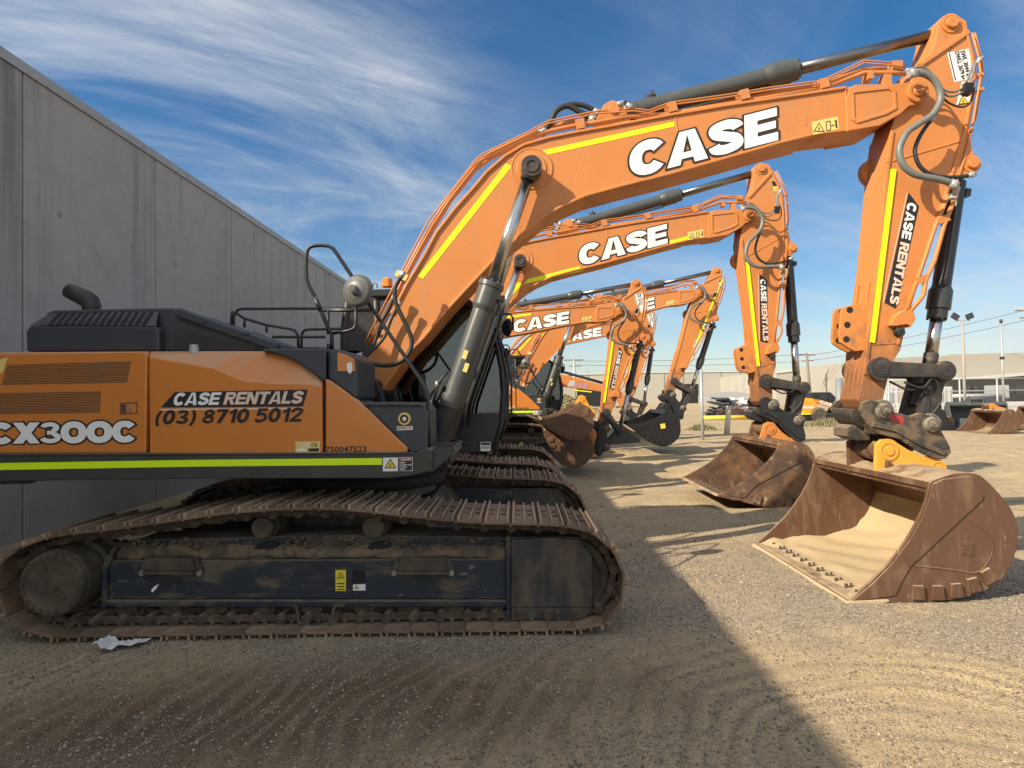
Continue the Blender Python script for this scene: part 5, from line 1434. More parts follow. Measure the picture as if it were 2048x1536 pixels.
K_OUT = [(1695, 1206), (1745, 1206), (1800, 1206), (1860, 1204), (1920, 1197), (1968, 1182), (2004, 1158), (2028, 1115), (2036, 1065), (2026, 1025), (1996, 985), (1966, 955), (1948, 947)]
K_FRONT = [(1930, 945), (1905, 948), (1880, 956), (1860, 966), (1852, 1000), (1838, 1035), (1814, 1078), (1780, 1124), (1740, 1164)]
YB0, YB1 = loc_y(BKY), loc_y(BKY) + 2.10
def k_curve(): return spl2(PL(K_OUT, BKY), 4)
def bucket_side(mb, side):
    poly = spl2(PL(K_OUT, BKY), 3) + spl2(PL(K_FRONT, BKY), 3)
    mb.prism(poly, *((YB0, YB0 + .03) if side == 0 else (YB1 - .03, YB1)))
    # raised cheek plate and wear blocks on both flanks
    cheek = PL([(1700, 1203), (1745, 1166), (1784, 1126), (1818, 1080), (1842, 1037), (1856, 1000), (1864, 968), (1885, 958), (1940, 952), (1966, 990), (1962, 1000), (1820, 1132), (1800, 1166), (1790, 1190)], BKY)
    rim = spl2(PL([(1826, 1131), (1905, 1140), (1950, 1146), (1972, 1130), (1985, 1100), (1978, 1070), (1940, 1040)], BKY), 4)
    for s in (side,):
        y0, y1 = (YB0 - .014, YB0 + .002) if s == 0 else (YB1 - .002, YB1 + .014)
        mb.prism(cheek, y0, y1)
        y0, y1 = (YB0 - .006, YB0 + .002) if s == 0 else (YB1 - .002, YB1 + .006)
        mb.prism(ribbon(rim, .014), y0, y1)
        y0, y1 = (YB0 - .03, YB0 + .002) if s == 0 else (YB1 - .002, YB1 + .03)
        for x, y, r in ((1834, 1184, 2), (1873, 1184, 0), (1910, 1180, -5), (1944, 1169, -14), (1974, 1151, -30)):
            c, sn = math.cos(R(r)), math.sin(R(r))
            mb.prism(PL([(x + a * c - b * sn, y + a * sn + b * c) for a, b in ((-10, -14), (10, -14), (13, 14), (-13, 14))], BKY), y0, y1)
def bucket_emblem(mb):
    mb.prism(PL([(1921, 1083), (1946, 1086), (1946, 1112), (1921, 1109)], BKY), YB0 - .008, YB0)
    for i in range(3):
        for j in range(3):
            mb.prism(PL([(1924 + i * 7, 1087 + j * 7 + i), (1929 + i * 7, 1088 + j * 7 + i), (1929 + i * 7, 1092 + j * 7 + i), (1924 + i * 7, 1091 + j * 7 + i)], BKY), YB0 - .013, YB0 - .008)
def bucket_shell(mb):
    c = k_curve()
    t = .028
    inner = [tuple(p) for p in ribbon(c, 2 * t)]
    n = len(c)
    # outer line is the profile itself, the plate grows inwards
    left, right = inner[:n], inner[n:][::-1]
    cx = sum(p[0] for p in c) / n; cz = sum(p[1] for p in c) / n
    inn = left if (Vector(left[n // 2]) - Vector((cx, cz))).length < (Vector(right[n // 2]) - Vector((cx, cz))).length else right
    for i in range(n - 1):
        a, b, ai, bi = c[i], c[i + 1], inn[i], inn[i + 1]
        k = mb.verts([(a[0], YB0 + .002, a[1]), (b[0], YB0 + .002, b[1]), (b[0], YB1 - .002, b[1]), (a[0], YB1 - .002, a[1]), (ai[0], YB0 + .002, ai[1]), (bi[0], YB0 + .002, bi[1]), (bi[0], YB1 - .002, bi[1]), (ai[0], YB1 - .002, ai[1])])
        mb.face([k, k + 1, k + 2, k + 3], 0, True); mb.face([k + 7, k + 6, k + 5, k + 4], 0, True)
        if i == 0: mb.face([k, k + 3, k + 7, k + 4])
        if i == n - 2: mb.face([k + 1, k + 5, k + 6, k + 2])
def bucket_diamond(mb):
    c = L(1905, 1060, BKY)
    mb.sheet([(c[0] + a, YB0 - .017, c[1] + b) for a, b in ((-.13, 0), (0, -.13), (.13, 0), (0, .13))]); mb.sheet([(c[0] + a, YB0 - .019, c[1] + b) for a, b in ((-.10, 0), (0, -.10), (.10, 0), (0, .10))], 1)
def bucket_top(mb):
    mb.prism(PL([(1861, 966), (1880, 956), (1905, 949), (1948, 947), (1956, 962), (1940, 992), (1866, 988)], BKY), YB0 + .03, YB1 - .03)
    mb.prism(PL([(1858, 964), (1868, 960), (1868, 976), (1858, 978)], BKY), YB0 + .03, YB1 - .03)
def bucket_lip(mb):
    mb.prism(PL([(1686, 1211), (1696, 1201), (1775, 1198), (1778, 1202), (1752, 1209)], BKY), YB0 - .02, YB1 + .02)
def bucket_bolt(mb, i):
    if True:
        y = YB0 + .16 + i * (YB1 - YB0 - .32) / 10
        p = L(1734, 1197, BKY)
        mb.cyl((p[0], y, p[1] - .01), (p[0], y, p[1] + .026), .016, seg=6, sm=False); mb.cyl((p[0] + .045, y, p[1] - .01), (p[0] + .045, y, p[1] + .030), .012, seg=6, sm=False)
def bucket_teeth(mb):
    for i in range(5):
        y = YB0 + .1 + i * (YB1 - YB0 - .2) / 4
        mb.prism(PL([(1740, 1196), (1740, 1212), (1640, 1212), (1640, 1206), (1700, 1194)], BKY), y - .05, y + .05)
def bucket_mark(mb):
    small_text(mb, '17700', *uv((1838, 956), (1852, 956), (1838, 952), BKY), YB0 + .2)
def bucket(parent, mat, lipmat, earmat, key, teeth=False, W=None, rear=None):
    bk = part('bkshell' + key, 'bucket', mat, parent, bucket_shell, off=OFFB)
    for sd in (0, 1): part('bkside%d' % sd + key, 'side_plate', mat, bk, lambda mb, sd=sd: bucket_side(mb, sd), off=OFFB, bevel=.006)
    part('bktop' + key, 'bucket_beam', mat, bk, bucket_top, off=OFFB, bevel=.008)
    part('bklip' + key, 'cutting_edge', lipmat, bk, bucket_lip, off=OFFB, bevel=.006)
    for i in range(0 if teeth else 11): part('bkbolt%d' % i, 'edge_bolt', M['motor'], bk, lambda mb, i=i: bucket_bolt(mb, i), off=OFFB)
    if teeth: part('bkteeth' + key, 'bucket_teeth', mat, bk, bucket_teeth, off=OFFB, bevel=.01)
    part('bkemb' + key, 'maker_plate', mat, bk, bucket_emblem, off=OFFB)
    part('bkear' + key, 'hitch_ear', earmat, bk, ears_shape, off=OFFB, bevel=.008)
    part('bkear2' + key, 'hitch_ear', rear or mat, bk, ears_rear, off=OFFB, bevel=.008)
    return bk

def circ_meet(a, ra, b, rb):
    d = math.hypot(b[0] - a[0], b[1] - a[1]); d = min(d, ra + rb - 1e-3)
    x = (ra * ra - rb * rb + d * d) / (2 * d); h = math.sqrt(max(0, ra * ra - x * x))
    ux, uz = (b[0] - a[0]) / d, (b[1] - a[1]) / d
    p = (a[0] + ux * x, a[1] + uz * x)
    return [(p[0] - uz * h, p[1] + ux * h), (p[0] + uz * h, p[1] - ux * h)]

def attachment(root, th, ph, bspec, opts):
    """th: turn of the stick from the measured pose, ph: turn of hitch and bucket (radians, counter-clockwise)"""
    bt = opts.get('bt', 0.0)
    BP = turn(J_BP, bt)
    mv = lambda p: add(BP, rot2(sub(p, J_BP), th))
    AT, BC, BB, AL = mv(J_AT), mv(J_BC), mv(J_BB), mv(J_AL)
    H2 = add(BB, rot2(sub(J_H2, J_BB), ph))
    two = circ_meet(AL, dist(J_AL, J_J), H2, dist(J_H2, J_J))
    J = max(two, key=lambda p: rot2(sub(p, AL), -th)[0])
    ar = part('arm', 'arm', M['arm_orange'], root, arm_shape, (BP[0], 0, BP[1]), (0, -th, 0), .010, OFFA)
    sp = lambda key, name, mats, f, **k: part(key, name, mats, ar, f, off=OFFA, **k)
    sp('acap', 'tip_guard', M['link_steel'], arm_cap, bevel=.01)
    if opts.get('bracket'):
        for y in (-.13, .02):
            br = sp('abr', 'thumb_bracket', M['worn_orange'], arm_bracket, bevel=.006); br.location.y = y
            part('abrh', 'bracket_holes', M['dark'], br, arm_bracket_holes, off=OFFA)
    sp('ablock', 'pipe_block', [M['orange'], M['black']], arm_block, bevel=.006)
    sp('apipes', 'arm_pipe', M['orange'], arm_pipes)
    for k, hz in enumerate(AHOSES): sp('ahose%d' % k, 'arm_hose', [M[hz[3]], M['galv']], lambda mb, hz=hz: hose(mb, *hz[:3]))
    sp('aclamp', 'hose_clamp', M['ink'], hose_clamp); sp('aelbow', 'hose_elbow', M['galv'], hose_elbow)
    if opts.get('text', True): sp('atext', 'lettering', [M['white'], M['ink'], M['peach']], arm_text)
    if opts.get('tape') == 'rear': sp('atape2', 'reflective_tape', M['tape'], arm_tape_rear); sp('aplate3', 'arm_sticker', [M['white'], M['ink']], arm_plate_low)
    else: sp('atape', 'reflective_tape', M['tape'], arm_tape)
    if opts.get('plate', True): sp('aplate', 'load_plate', [M['white'], M['ink'], M['sticker_bright']], arm_plate)
    else: sp('aplate2', 'warning_sticker', [M['white'], M['ink'], M['sticker']], arm_plate_small)
    # stick cylinder along the top of the boom
    A0 = turn(J_CB, bt); d = dist(A0, AT); ro = aim(A0, AT)
    Lb = 1.98
    def sbarrel(mb):
        X = (1, 0, 0)
        mb.lathe((0, 0, 0), X, [(.10, .07), (.14, .095), (.26, .100), (.28, .093), (Lb - .30, .095), (Lb - .26, .112), (Lb - .22, .125), (Lb - .02, .128), (Lb - .015, .115), (Lb + .06, .115), (Lb + .07, .07)], 28)
        mb.lathe((0, -.11, 0), (0, 1, 0), [(0, 0), (0, .10), (.22, .10), (.22, 0)], 20)
        for i in range(10):
            an = i * math.pi / 5; mb.cyl((Lb + .05, .097 * math.cos(an), .097 * math.sin(an)), (Lb + .085, .097 * math.cos(an), .097 * math.sin(an)), .014, seg=6)
        mb.tube([(.30, -.02, -.12), (1.7, -.02, -.125), (1.8, -.02, -.10)], .016, 8)
        mb.box((.46, 0, .105), (.10, .06, .04)); mb.box((.47, -.06, .115), (.03, .03, .05))
    cy = part('sbar', 'stick_cylinder', M['cylinder'], root, sbarrel, (A0[0], 0, A0[1]), (0, ro, 0))
    def srod(mb): mb.cyl((Lb - .1, 0, 0), (d - .05, 0, 0), .062, seg=24); mb.lathe((d, -.10, 0), (0, 1, 0), [(0, 0), (0, .10), (.2, .10), (.2, 0)], 24)
    part('srod%.3f' % d, 'rod', M['shaded_rod'], cy, srod)
    # bucket cylinder
    d2 = dist(BC, J); r2 = aim(BC, J); Lc = min(1.56, d2 - .35)
    def bbarrel(mb):
        mb.lathe((0, 0, 0), (1, 0, 0), [(.10, .05), (.13, .085), (Lc - .30, .088), (Lc - .27, .10), (Lc - .25, .112), (Lc - .05, .115), (Lc - .045, .095), (Lc + .05, .095), (Lc + .06, .06)], 28)
        mb.lathe((0, -.09, 0), (0, 1, 0), [(0, 0), (0, .085), (.18, .085), (.18, 0)], 20)
        for i in range(8):
            an = i * math.pi / 4; mb.cyl((Lc + .04, .082 * math.cos(an), .082 * math.sin(an)), (Lc + .07, .082 * math.cos(an), .082 * math.sin(an)), .013, seg=6)
        mb.tube([(.20, -.10, -.03), (.34, -.115, -.05), (Lc - .36, -.115, -.05), (Lc - .28, -.10, -.04)], .016, 8)
        mb.box((.24, -.02, .10), (.08, .08, .05))
    cy = part('bbar%.2f' % Lc, 'bucket_cylinder', M['black_cyl'], root, bbarrel, (BC[0], 0, BC[1]), (0, r2, 0))
    def brod(mb): mb.cyl((Lc - .05, 0, 0), (d2 - .06, 0, 0), .060, seg=24); mb.cyl((d2 - .20, 0, 0), (d2 - .05, 0, 0), .070, seg=20, mi=1)
    part('brod%.3f' % d2, 'rod', [M['chrome'], M['link_steel']], cy, brod)
    # links
    l1 = dist(AL, J)
    def hl(mb):
        for y in (-.27, .21):
            prof = [(l1 * t, 0) for t in (0, 1)]
            o = [( .125 * math.cos(a), .125 * math.sin(a)) for a in [R(40 + i * 280 / 14) for i in range(15)]] + [(l1 + .105 * math.cos(a), .105 * math.sin(a)) for a in [R(-140 + i * 280 / 14) for i in range(15)]]
            mb.prism(o, y, y + .06)
            for x, r in ((0, .065), (l1, .07)):
                mb.lathe((x, y + (0 if y < 0 else .06), 0), (0, -1 if y < 0 else 1, 0), [(0, r * 1.3), (.012, r * 1.25), (.012, r * .95), (.02, r * .9), (.02, .014), (.012, .013), (.012, 0)], 20)
        mb.box((l1 * .48, 0, 0), (.22, .42, .10))
        mb.cyl((l1, -.2, 0), (l1, .2, 0), .055, seg=16)
    part('hl%.3f' % l1, 'tipping_link', M['link_steel'], root, hl, (AL[0], 0, AL[1]), (0, aim(AL, J), 0), .008)
    l2 = dist(J, H2)
    def ll(mb):
        for y in (-.19, .09):
            mb.prism([(-.02, -.075), (.10, -.085), (l2 - .1, -.07), (l2, -.085), (l2 + .08, 0), (l2, .085), (l2 - .1, .07), (.10, .085), (-.02, .075), (-.08, 0)], y, y + .10)
        mb.box((l2 * .45, 0, 0), (.25, .3, .11))
    part('ll%.3f' % l2, 'bucket_link', M['link_steel'], root, ll, (J[0], 0, J[1]), (0, aim(J, H2), 0), .01)
    def lhose(mb):
        b = sub(H2, AL)
        mb.tube([(.25, -.23, -.14), (.42, -.25, -.20), (.55, -.24, -.10), (.62, -.22, -.35), (.40, -.20, -.62), (.25, -.22, -.72)], .013, 8, smooth=5)
        mb.tube([(.12, -.2, -.13), (.30, -.22, -.22), (.5, -.2, -.20), (.52, -.18, -.45), (.42, -.18, -.60)], .012, 8, smooth=5)
    if opts.get('hose'): part('lhose', 'hitch_hose', M['rubber'], root, lhose, (AL[0], 0, AL[1]))
    # hitch and bucket
    hi = part('hitch' + opts.get('hkey', ''), 'quick_hitch', opts.get('hmat', M['hitch']), root, hitch_shape, (BB[0], 0, BB[1]), (0, -ph, 0), .010, OFFB)
    for k, p in enumerate((J_BB, J_H2)): part('hpin%d' % k, 'hitch_pin', M['pin'], hi, lambda mb, p=p: hitch_pin(mb, p), off=OFFB)
    if opts.get('hlabel'): part('hlabel', 'hitch_sticker', M['red'], hi, hitch_label, off=OFFB)
    bk = bucket(root, *bspec)
    bk.location = (BB[0], 0, BB[1]); bk.rotation_euler = (0, -ph, 0)
    if opts.get('diamond'): part('bkdia', 'diamond_sticker', [M['ink'], M['sticker_bright']], bk, bucket_diamond, off=OFFB)
    return bk, BB

GROUP = 'orange excavators parked in a row'
def excavator(name, label, x, y, s, th, ph, bspec, opts, detail):
    root = thing(name, label, 'excavator', (x, y, 0), 0, GROUP)
    root.scale = (s, s, s)
    undercarriage(root, detail)
    house(root); cab(root)
    boom(root, opts.get('btape', 'up'), opts.get('bt', 0.0))
    attachment(root, th, ph, bspec, opts)
    return root
excavator('excavator', 'nearest orange excavator, its phone number readable, its wide brown bucket resting on gravel', XC, YC, 1, 0, 0,
          (M['rust'], M['lip'], M['ear_yellow'], 'a'), dict(bracket=True, hlabel=True, hose=True), True)
excavator('excavator', 'second orange excavator from the camera, its rust streaked bucket behind the nearest bucket', -1.70, 10.72, 1, R(13.2), R(-15),
          (M['rust_orange'], M['rust'], M['worn_orange'], 'b', False, None, M['rust_orange']), dict(bracket=True, btape='low', plate=False, hkey='d', hmat=M['black'], hose=True), True)
excavator('excavator', 'third orange excavator, small machine with its brown bucket curled in under a stacked toothed bucket', -2.70, 15.0, .88, R(-0.5), R(-74),
          (M['rust'], M['lip'], M['worn_orange'], 'a2'), dict(hkey='d', hmat=M['black'], bt=R(-4.6)), False)
excavator('excavator', 'fourth orange excavator, its raised arm holding a black bucket with a yellow diamond sticker', -.03, 19.6, 1.03, R(-8.6), R(-36),
          (M['black_bucket'], M['lip'], M['black'], 'c', False, None, M['black']), dict(diamond=True, text=False, tape='rear', plate=False, hkey='d', hmat=M['black'], btape=None), False)
excavator('excavator', 'fifth orange excavator mostly hidden behind the small one, holding a dark grey bucket', -1.12, 24.2, 1, R(1), R(-24),
          (M['grey_bucket'], M['link_steel'], M['grey_bucket'], 'e', False, None, M['grey_bucket']), dict(hkey='d', hmat=M['black'], bt=R(-3.6)), False)

# sand lying in the nearest bucket
def sand(mb):
    c = k_curve()
    c = [p for p in c if p[0] < L(2037, 1100, BKY)[0] + .1]
    n = int(len(c) * .70)
    c = c[:n]
    rr = random.Random(2)
    rows = 26
    grid = []
    for i, p in enumerate(c):
        a, b = c[max(0, i - 1)], c[min(n - 1, i + 1)]
        t = Vector((b[0] - a[0], b[1] - a[1])).normalized(); nn = Vector((-t.y, t.x))
        w = min(1, i / 4) * min(1, (n - 1 - i) / 5)
        row = []
        for j in range(rows):
            y = YB0 + .035 + (YB1 - YB0 - .07) * j / (rows - 1)
            e = min(1, min(j, rows - 1 - j) / 3)
            h = (.006 if i < 7 else .031) + w * (.030 + .012 * math.sin(i * .9 + j * .7) + rr.uniform(-.006, .006)) + (1 - e) * w * .05
            row.append((p[0] + nn.x * h, y, p[1] + nn.y * h))
        grid.append(row)
    for r in grid: mb.v.extend(r)
    for i in range(n - 1):
        for j in range(rows - 1):
            mb.face([i * rows + j, i * rows + j + 1, (i + 1) * rows + j + 1, (i + 1) * rows + j], 0, True)
solo('sand', M['sand'], sand, 'pale sand lying in the nearest wide brown bucket', 'sand', kind='stuff', loc=(XC, YC, 0))

# loose toothed bucket stacked on the third machine's bucket, and buckets stored by the fence
def loose_bucket(label, x, y, z, ph, rz, s, mat, earmat, key, teeth=False, group=None):
    root = thing('excavator_bucket', label, 'bucket', (x, y, z), rz, group)
    root.scale = (s, s, s)
    bk = bucket(root, mat, mat, earmat, key, teeth, None, mat)
    bk.rotation_euler = (0, -ph, 0)
    return root

BBZ = J_BB[1]
def g2(px, py):
    return ground_at(px, py)
_q = at(1173, 774, 14.3)
loose_bucket('brown toothed bucket with yellow hitch ears stacked on another bucket by the tracks', _q[0], 14.3, _q[1], R(-33), 0, .78, M['rust'], M['ear_yellow'], 'a3', True)
x, y = ground_at(1953, 866); loose_bucket('small rusty bucket with orange ears standing before a black bucket near the fence', x + .5, y, BBZ * .9, 0, R(-4), .9, M['rust'], M['worn_orange'], 'f')
x, y = ground_at(1990, 862); loose_bucket('black bucket standing behind the rusty bucket with orange ears near the fence', x + .9, y + 2.2, BBZ * 1.1, 0, R(70), 1.1, M['grey_bucket'], M['grey_bucket'], 'g')
x, y = ground_at(1885, 862); loose_bucket('black bucket lying tilted beside the rusty one near the fence', x + .6, y + 1.0, BBZ * .85, R(8), R(160), .85, M['black_bucket'], M['black_bucket'], 'h')
x, y = ground_at(2040, 860); loose_bucket('brown bucket cut off by the right edge near the fence', x + 1.0, y + .6, BBZ * .95, R(-4), R(-20), .95, M['rust'], M['rust'], 'i')
x, y = ground_at(1868, 858); loose_bucket('narrow rusty bucket lying left of the black bucket near the fence', x + .2, y, BBZ * .55, R(-10), R(20), .55, M['rust'], M['rust'], 'j')

# far excavator with its boom lowered
def far_digger():
    Y = 31.0
    ox, _ = at(1085, 790, Y)
    root = thing('excavator', 'far orange excavator with lowered boom and faded lettering, farthest back of all', 'excavator', (ox, Y, 0))
    def Q(pts, YY=Y - .25):
        return [(at(a, b, YY)[0] - ox, at(a, b, YY)[1]) for a, b in pts]
    def fboom(mb):
        o = Q([(1066, 800), (1074, 764), (1085, 753), (1106, 746), (1126, 749), (1160, 758), (1212, 772), (1240, 782), (1240, 796), (1200, 783), (1150, 776), (1112, 772), (1092, 778), (1078, 808)])
        mb.prism(o, -.25, .25)
    b = part('fboom', 'boom', M['orange'], root, fboom, bevel=.02)
    def fpipe(mb):
        p = Q([(1080, 752), (1106, 744), (1130, 746), (1170, 757), (1212, 769)])
        mb.tube([(a, -.1, c + .03) for a, c in p], .06, 8)
        mb.tube([(a, .1, c + .05) for a, c in p[1:]], .07, 8)
    part('fpipe', 'boom_hose', M['rubber'], b, fpipe)
    def ftext(mb):
        p = Q([(1146, 774), (1176, 777), (1147, 764)])
        small_text(mb, 'yve', p[0], sub(p[1], p[0]), sub(p[2], p[0]), -.25, 0, .03, dy=.01)
        for k in range(3):
            q = Q([(1136 + k * 4, 772), (1139 + k * 4, 773), (1142 + k * 4, 762), (1139 + k * 4, 761)]); quad(mb, q, -.262, 1)
        quad(mb, Q([(1148, 779), (1183, 783), (1183, 785), (1148, 781)]), -.262, 2)
    M['faded'] = paint('faded_purple_vinyl', (0.45, 0.24, 0.32), 0.6)
    M['teal'] = paint('pale_teal_vinyl', (0.45, 0.60, 0.60), 0.6)
    part('ftext', 'lettering', [M['faded'], M['teal'], M['tape']], b, ftext)
    def fcyl(mb):
        p = Q([(1078, 800), (1112, 762)], Y - .45)
        mb.cyl((p[0][0], -.42, p[0][1]), ((p[0][0] * .35 + p[1][0] * .65), -.42, p[0][1] * .35 + p[1][1] * .65), .13, seg=14)
        mb.cyl((p[0][0], -.42, p[0][1]), (p[1][0], -.42, p[1][1]), .08, seg=14)
        mb.cyl((p[1][0], -.55, p[1][1]), (p[1][0], -.25, p[1][1]), .15, seg=16)
    part('fcyl', 'boom_cylinder', M['orange'], root, fcyl)
    def fbody(mb):
        mb.prism([(-4.2, 1.1), (.2, 1.1), (.3, 1.4), (-.4, 2.0), (-4.3, 2.1)], -1.4, 1.4)
    part('fbody', 'engine_house', M['house_orange'], root, fbody, bevel=.06)
    def fcab(mb): mb.prism([(-1.5, 1.2), (.3, 1.2), (.4, 2.0), (.1, 3.0), (-1.4, 3.05)], .45, 1.4)
    part('fcab', 'cab', M['black'], root, fcab, bevel=.05)
    def ftrack(mb):
        o = [(-4.2 + .45 * math.cos(a), .48 + .45 * math.sin(a)) for a in [R(90 + i * 18) for i in range(11)]] + [(.3 + .45 * math.cos(a), .48 + .45 * math.sin(a)) for a in [R(-90 + i * 18) for i in range(11)]]
        for y in (-1.6, 1.0): mb.prism(o, y, y + .6)
    part('ftrack', 'track', M['chain'], root, ftrack, bevel=.03)
    def farm(mb): mb.prism(Q([(1232, 776), (1246, 784), (1262, 830), (1252, 832), (1236, 800)]), -.2, .2)
    part('farm', 'arm', M['orange'], root, farm, bevel=.02)
far_digger()

# compact loader parked across the yard
def loader():
    Y = 38.0
    ox, _ = at(1625, 830, Y)
    root = thing('wheel_loader', 'yellow and orange compact loader with a black cab parked across the yard', 'loader', (ox, Y, 0))
    Q = lambda pts, YY=Y: [(at(a, b, YY)[0] - ox, at(a, b, YY)[1]) for a, b in pts]
    def body(mb): mb.prism(Q([(1598, 829), (1600, 812), (1604, 800), (1612, 796), (1628, 797), (1634, 806), (1638, 829)]), 0, 1.3)
    bd = part('lbody', 'engine_cover', M['loader'], root, body, bevel=.05)
    def arm(mb):
        mb.prism(Q([(1626, 798), (1640, 800), (1690, 814), (1692, 820), (1660, 814), (1634, 806)]), -.05, .12)
    am = part('larm', 'lift_arm', M['orange'], root, arm, bevel=.02)
    def txt(mb):
        p = Q([(1638, 806), (1668, 815), (1639, 800)]); small_text(mb, 'CASE', p[0], sub(p[1], p[0]), sub(p[2], p[0]), -.05, 0, .04, dy=.02)
    part('ltxt', 'lettering', M['white'], am, txt)
    def stripe(mb):
        quad(mb, Q([(1604, 812), (1628, 812), (1628, 817), (1603, 817)]), -.012, 0); quad(mb, Q([(1600, 826), (1638, 826), (1638, 829), (1600, 829)]), -.012, 1)
    part('lstripe', 'decal', [M['peach'], M['tape']], bd, stripe)
    def lower(mb): mb.prism(Q([(1598, 829), (1672, 827), (1690, 832), (1676, 842), (1612, 844), (1600, 838)]), .05, 1.4)
    part('llow', 'chassis', M['black'], root, lower, bevel=.04)
    def cabin(mb): mb.prism(Q([(1620, 800), (1624, 785), (1664, 784), (1676, 796), (1680, 812), (1640, 806)]), .15, 1.25)
    part('lcab', 'cab', M['black'], root, cabin, bevel=.05)
    def glass(mb): mb.prism(Q([(1638, 800), (1640, 789), (1660, 788), (1668, 800)]), .13, .15)
    part('lgl', 'side_window', M['glass'], root, glass)
    for px in (1634, 1690):
        for dy in (-.25, 1.25):
            def wheel(mb, px=px):
                c = Q([(px, 833)])[0]; r = .42
                mb.lathe((c[0], -.14, r), (0, 1, 0), [(0, 0), (.02, .2), (.0, .24), (0, .38), (.04, r), (.26, r), (.30, .38), (.3, 0)], 24)
                for i in range(16):
                    a = i * math.pi / 8; mb.box((c[0] + r * math.cos(a), .02, r + r * math.sin(a)), (.05, .26, .09), rot=Matrix.Rotation(-a, 3, 'Y'))
            part('lwh%d' % px, 'wheel', M['tyre'], root, wheel, (0, dy, 0))
loader()

# far buildings
def far_building(name, label, outline_px, Y, depth, mat, extra=None, roof=None):
    ox, _ = at(outline_px[0][0], 790, Y)
    root = thing(name, label, 'warehouse', (ox, Y, 0))
    Q = lambda pts, YY=Y: [(at(a, b, YY)[0] - ox, at(a, b, YY)[1]) for a, b in pts]
    def f(mb):
        p = Q(outline_px); lo = [(p[-1][0], -.3), (p[0][0], -.3)]
        mb.prism(p + lo, 0, depth)
    part(name + label[:9] + 'w', 'wall', mat, root, f)
    if extra: extra(root, Q)
    return root
def ex_long(root, Q):
    def joints(mb):
        for px in range(1100, 1560, 38):
            quad(mb, Q([(px, 744), (px + 1, 744), (px + 1, 812), (px, 812)]), -.05)
    part('exj', 'panel_joint', M['timber'], root, joints)
    part('exd', 'doorway', M['dark'], root, lambda mb: mb.prism(Q([(1364, 768), (1396, 768), (1396, 812), (1364, 812)]), -.1, .05))
    def cap(mb): mb.prism(Q([(1085, 750), (1300, 744), (1556, 741), (1556, 743), (1300, 746), (1085, 752)]), -.15, .3)
    part('exc', 'parapet', M['white_metal'], root, cap)
far_building('far_warehouse', 'long pale concrete warehouse far behind the second excavator', [(1085, 751), (1300, 745), (1556, 742)], 112, 30, M['far_wall'], ex_long)
def ex_second(root, Q):
    part('ex2d', 'doorway', M['roof_dark'], root, lambda mb: mb.prism(Q([(1670, 760), (1700, 758), (1700, 815), (1670, 815)]), -.1, .05))
    part('ex2w', 'window', M['white_metal'], root, lambda mb: mb.prism(Q([(1636, 752), (1640, 752), (1640, 790), (1636, 790)]), -.08, .05))
    def cap(mb): mb.prism(Q([(1548, 741), (1600, 735), (1700, 729), (1700, 736), (1600, 741), (1552, 747)]), -.15, .3)
    part('ex2c', 'parapet', M['white_metal'], root, cap)
far_building('far_warehouse', 'pale concrete warehouse with a white parapet between the two nearest arms', [(1552, 744), (1600, 738), (1702, 731), (1760, 726)], 88, 26, M['far_wall'], ex_second)
def ex_right(root, Q):
    part('ex3o', 'loading_bay', M['roof_dark'], root, lambda mb: mb.prism(Q([(1890, 758), (1990, 753), (2100, 746), (2100, 806), (1890, 806)]), -.12, .05))
    def awn(mb): mb.prism(Q([(1884, 757), (1960, 753), (2060, 745), (2062, 749), (1960, 757), (1884, 760)]), -2.5, .05)
    part('ex3a', 'awning', M['white_metal'], root, awn)
    for k, px in enumerate((1930, 1985, 2030)):
        part('ex3w%d' % k, 'window', M['glass'], root, lambda mb, px=px: mb.prism(Q([(px, 772), (px + 24, 771), (px + 24, 790), (px, 790)]), -.16, -.13))
far_building('far_warehouse', 'beige warehouse with a dark loading bay at the right edge', [(1785, 716), (1898, 711), (1900, 709), (2100, 704), (2300, 700)], 66, 25, M['far_beige'], ex_right)
far_building('site_shed', 'low grey gabled shed in front of the far concrete wall', [(1420, 792), (1440, 790), (1472, 783), (1508, 790), (1520, 792)], 92, 6, M['galv'])['category'] = 'shed'
def leftwall(root, Q):
    part('lw', 'doorway', M['dark'], root, lambda mb: mb.prism(Q([(1154, 776), (1202, 776), (1202, 812), (1154, 812)]), -.1, .05))
far_building('far_warehouse', 'small beige building behind the far lowered boom', [(1075, 770), (1150, 770), (1152, 766), (1230, 764)], 84, 10, M['far_beige'], leftwall)

# poles
def pole(name, label, cat, px, ptop, Y, r, mat, extra=None, lean=0.0):
    x, zt = at(px, ptop, Y)
    root = thing(name, label, cat, (x, Y, 0))
    def f(mb): mb.cyl((lean, 0, -.3), (0, 0, zt), r * 1.25, r, seg=12)
    part(name + label[:12], 'post', mat, root, f)
    if extra: extra(root, zt)
    return root
def floodheads(root, zt):
    part('fh', 'cross_bar', M['galv'], root, lambda mb: mb.box((0, 0, zt - .02), (.85, .06, .06)))
    for s, a in ((-1, 35), (1, -22)):
        part('fh%d' % s, 'flood_light', [M['hood'], M['white']], root, lambda mb, s=s, a=a: (mb.box((s * .40, -.02, zt + .20), (.40, .10, .32), rot=Matrix.Rotation(R(a), 3, 'Y')), mb.box((s * .40, .035, zt + .20), (.34, .02, .26), 1, rot=Matrix.Rotation(R(a), 3, 'Y'))), bevel=.015)
pole('light_pole', 'grey pole carrying two floodlights beside the nearest bucket cylinder', 'light pole', 1924.5, 640, 34, .065, M['pole'], floodheads)
def thin_top(root, zt): part('tt', 'fitting', M['hood'], root, lambda mb: (mb.cyl((0, 0, zt), (0, 0, zt + .25), .09, seg=8), mb.box((0, 0, zt * .62), (.25, .12, .2))))
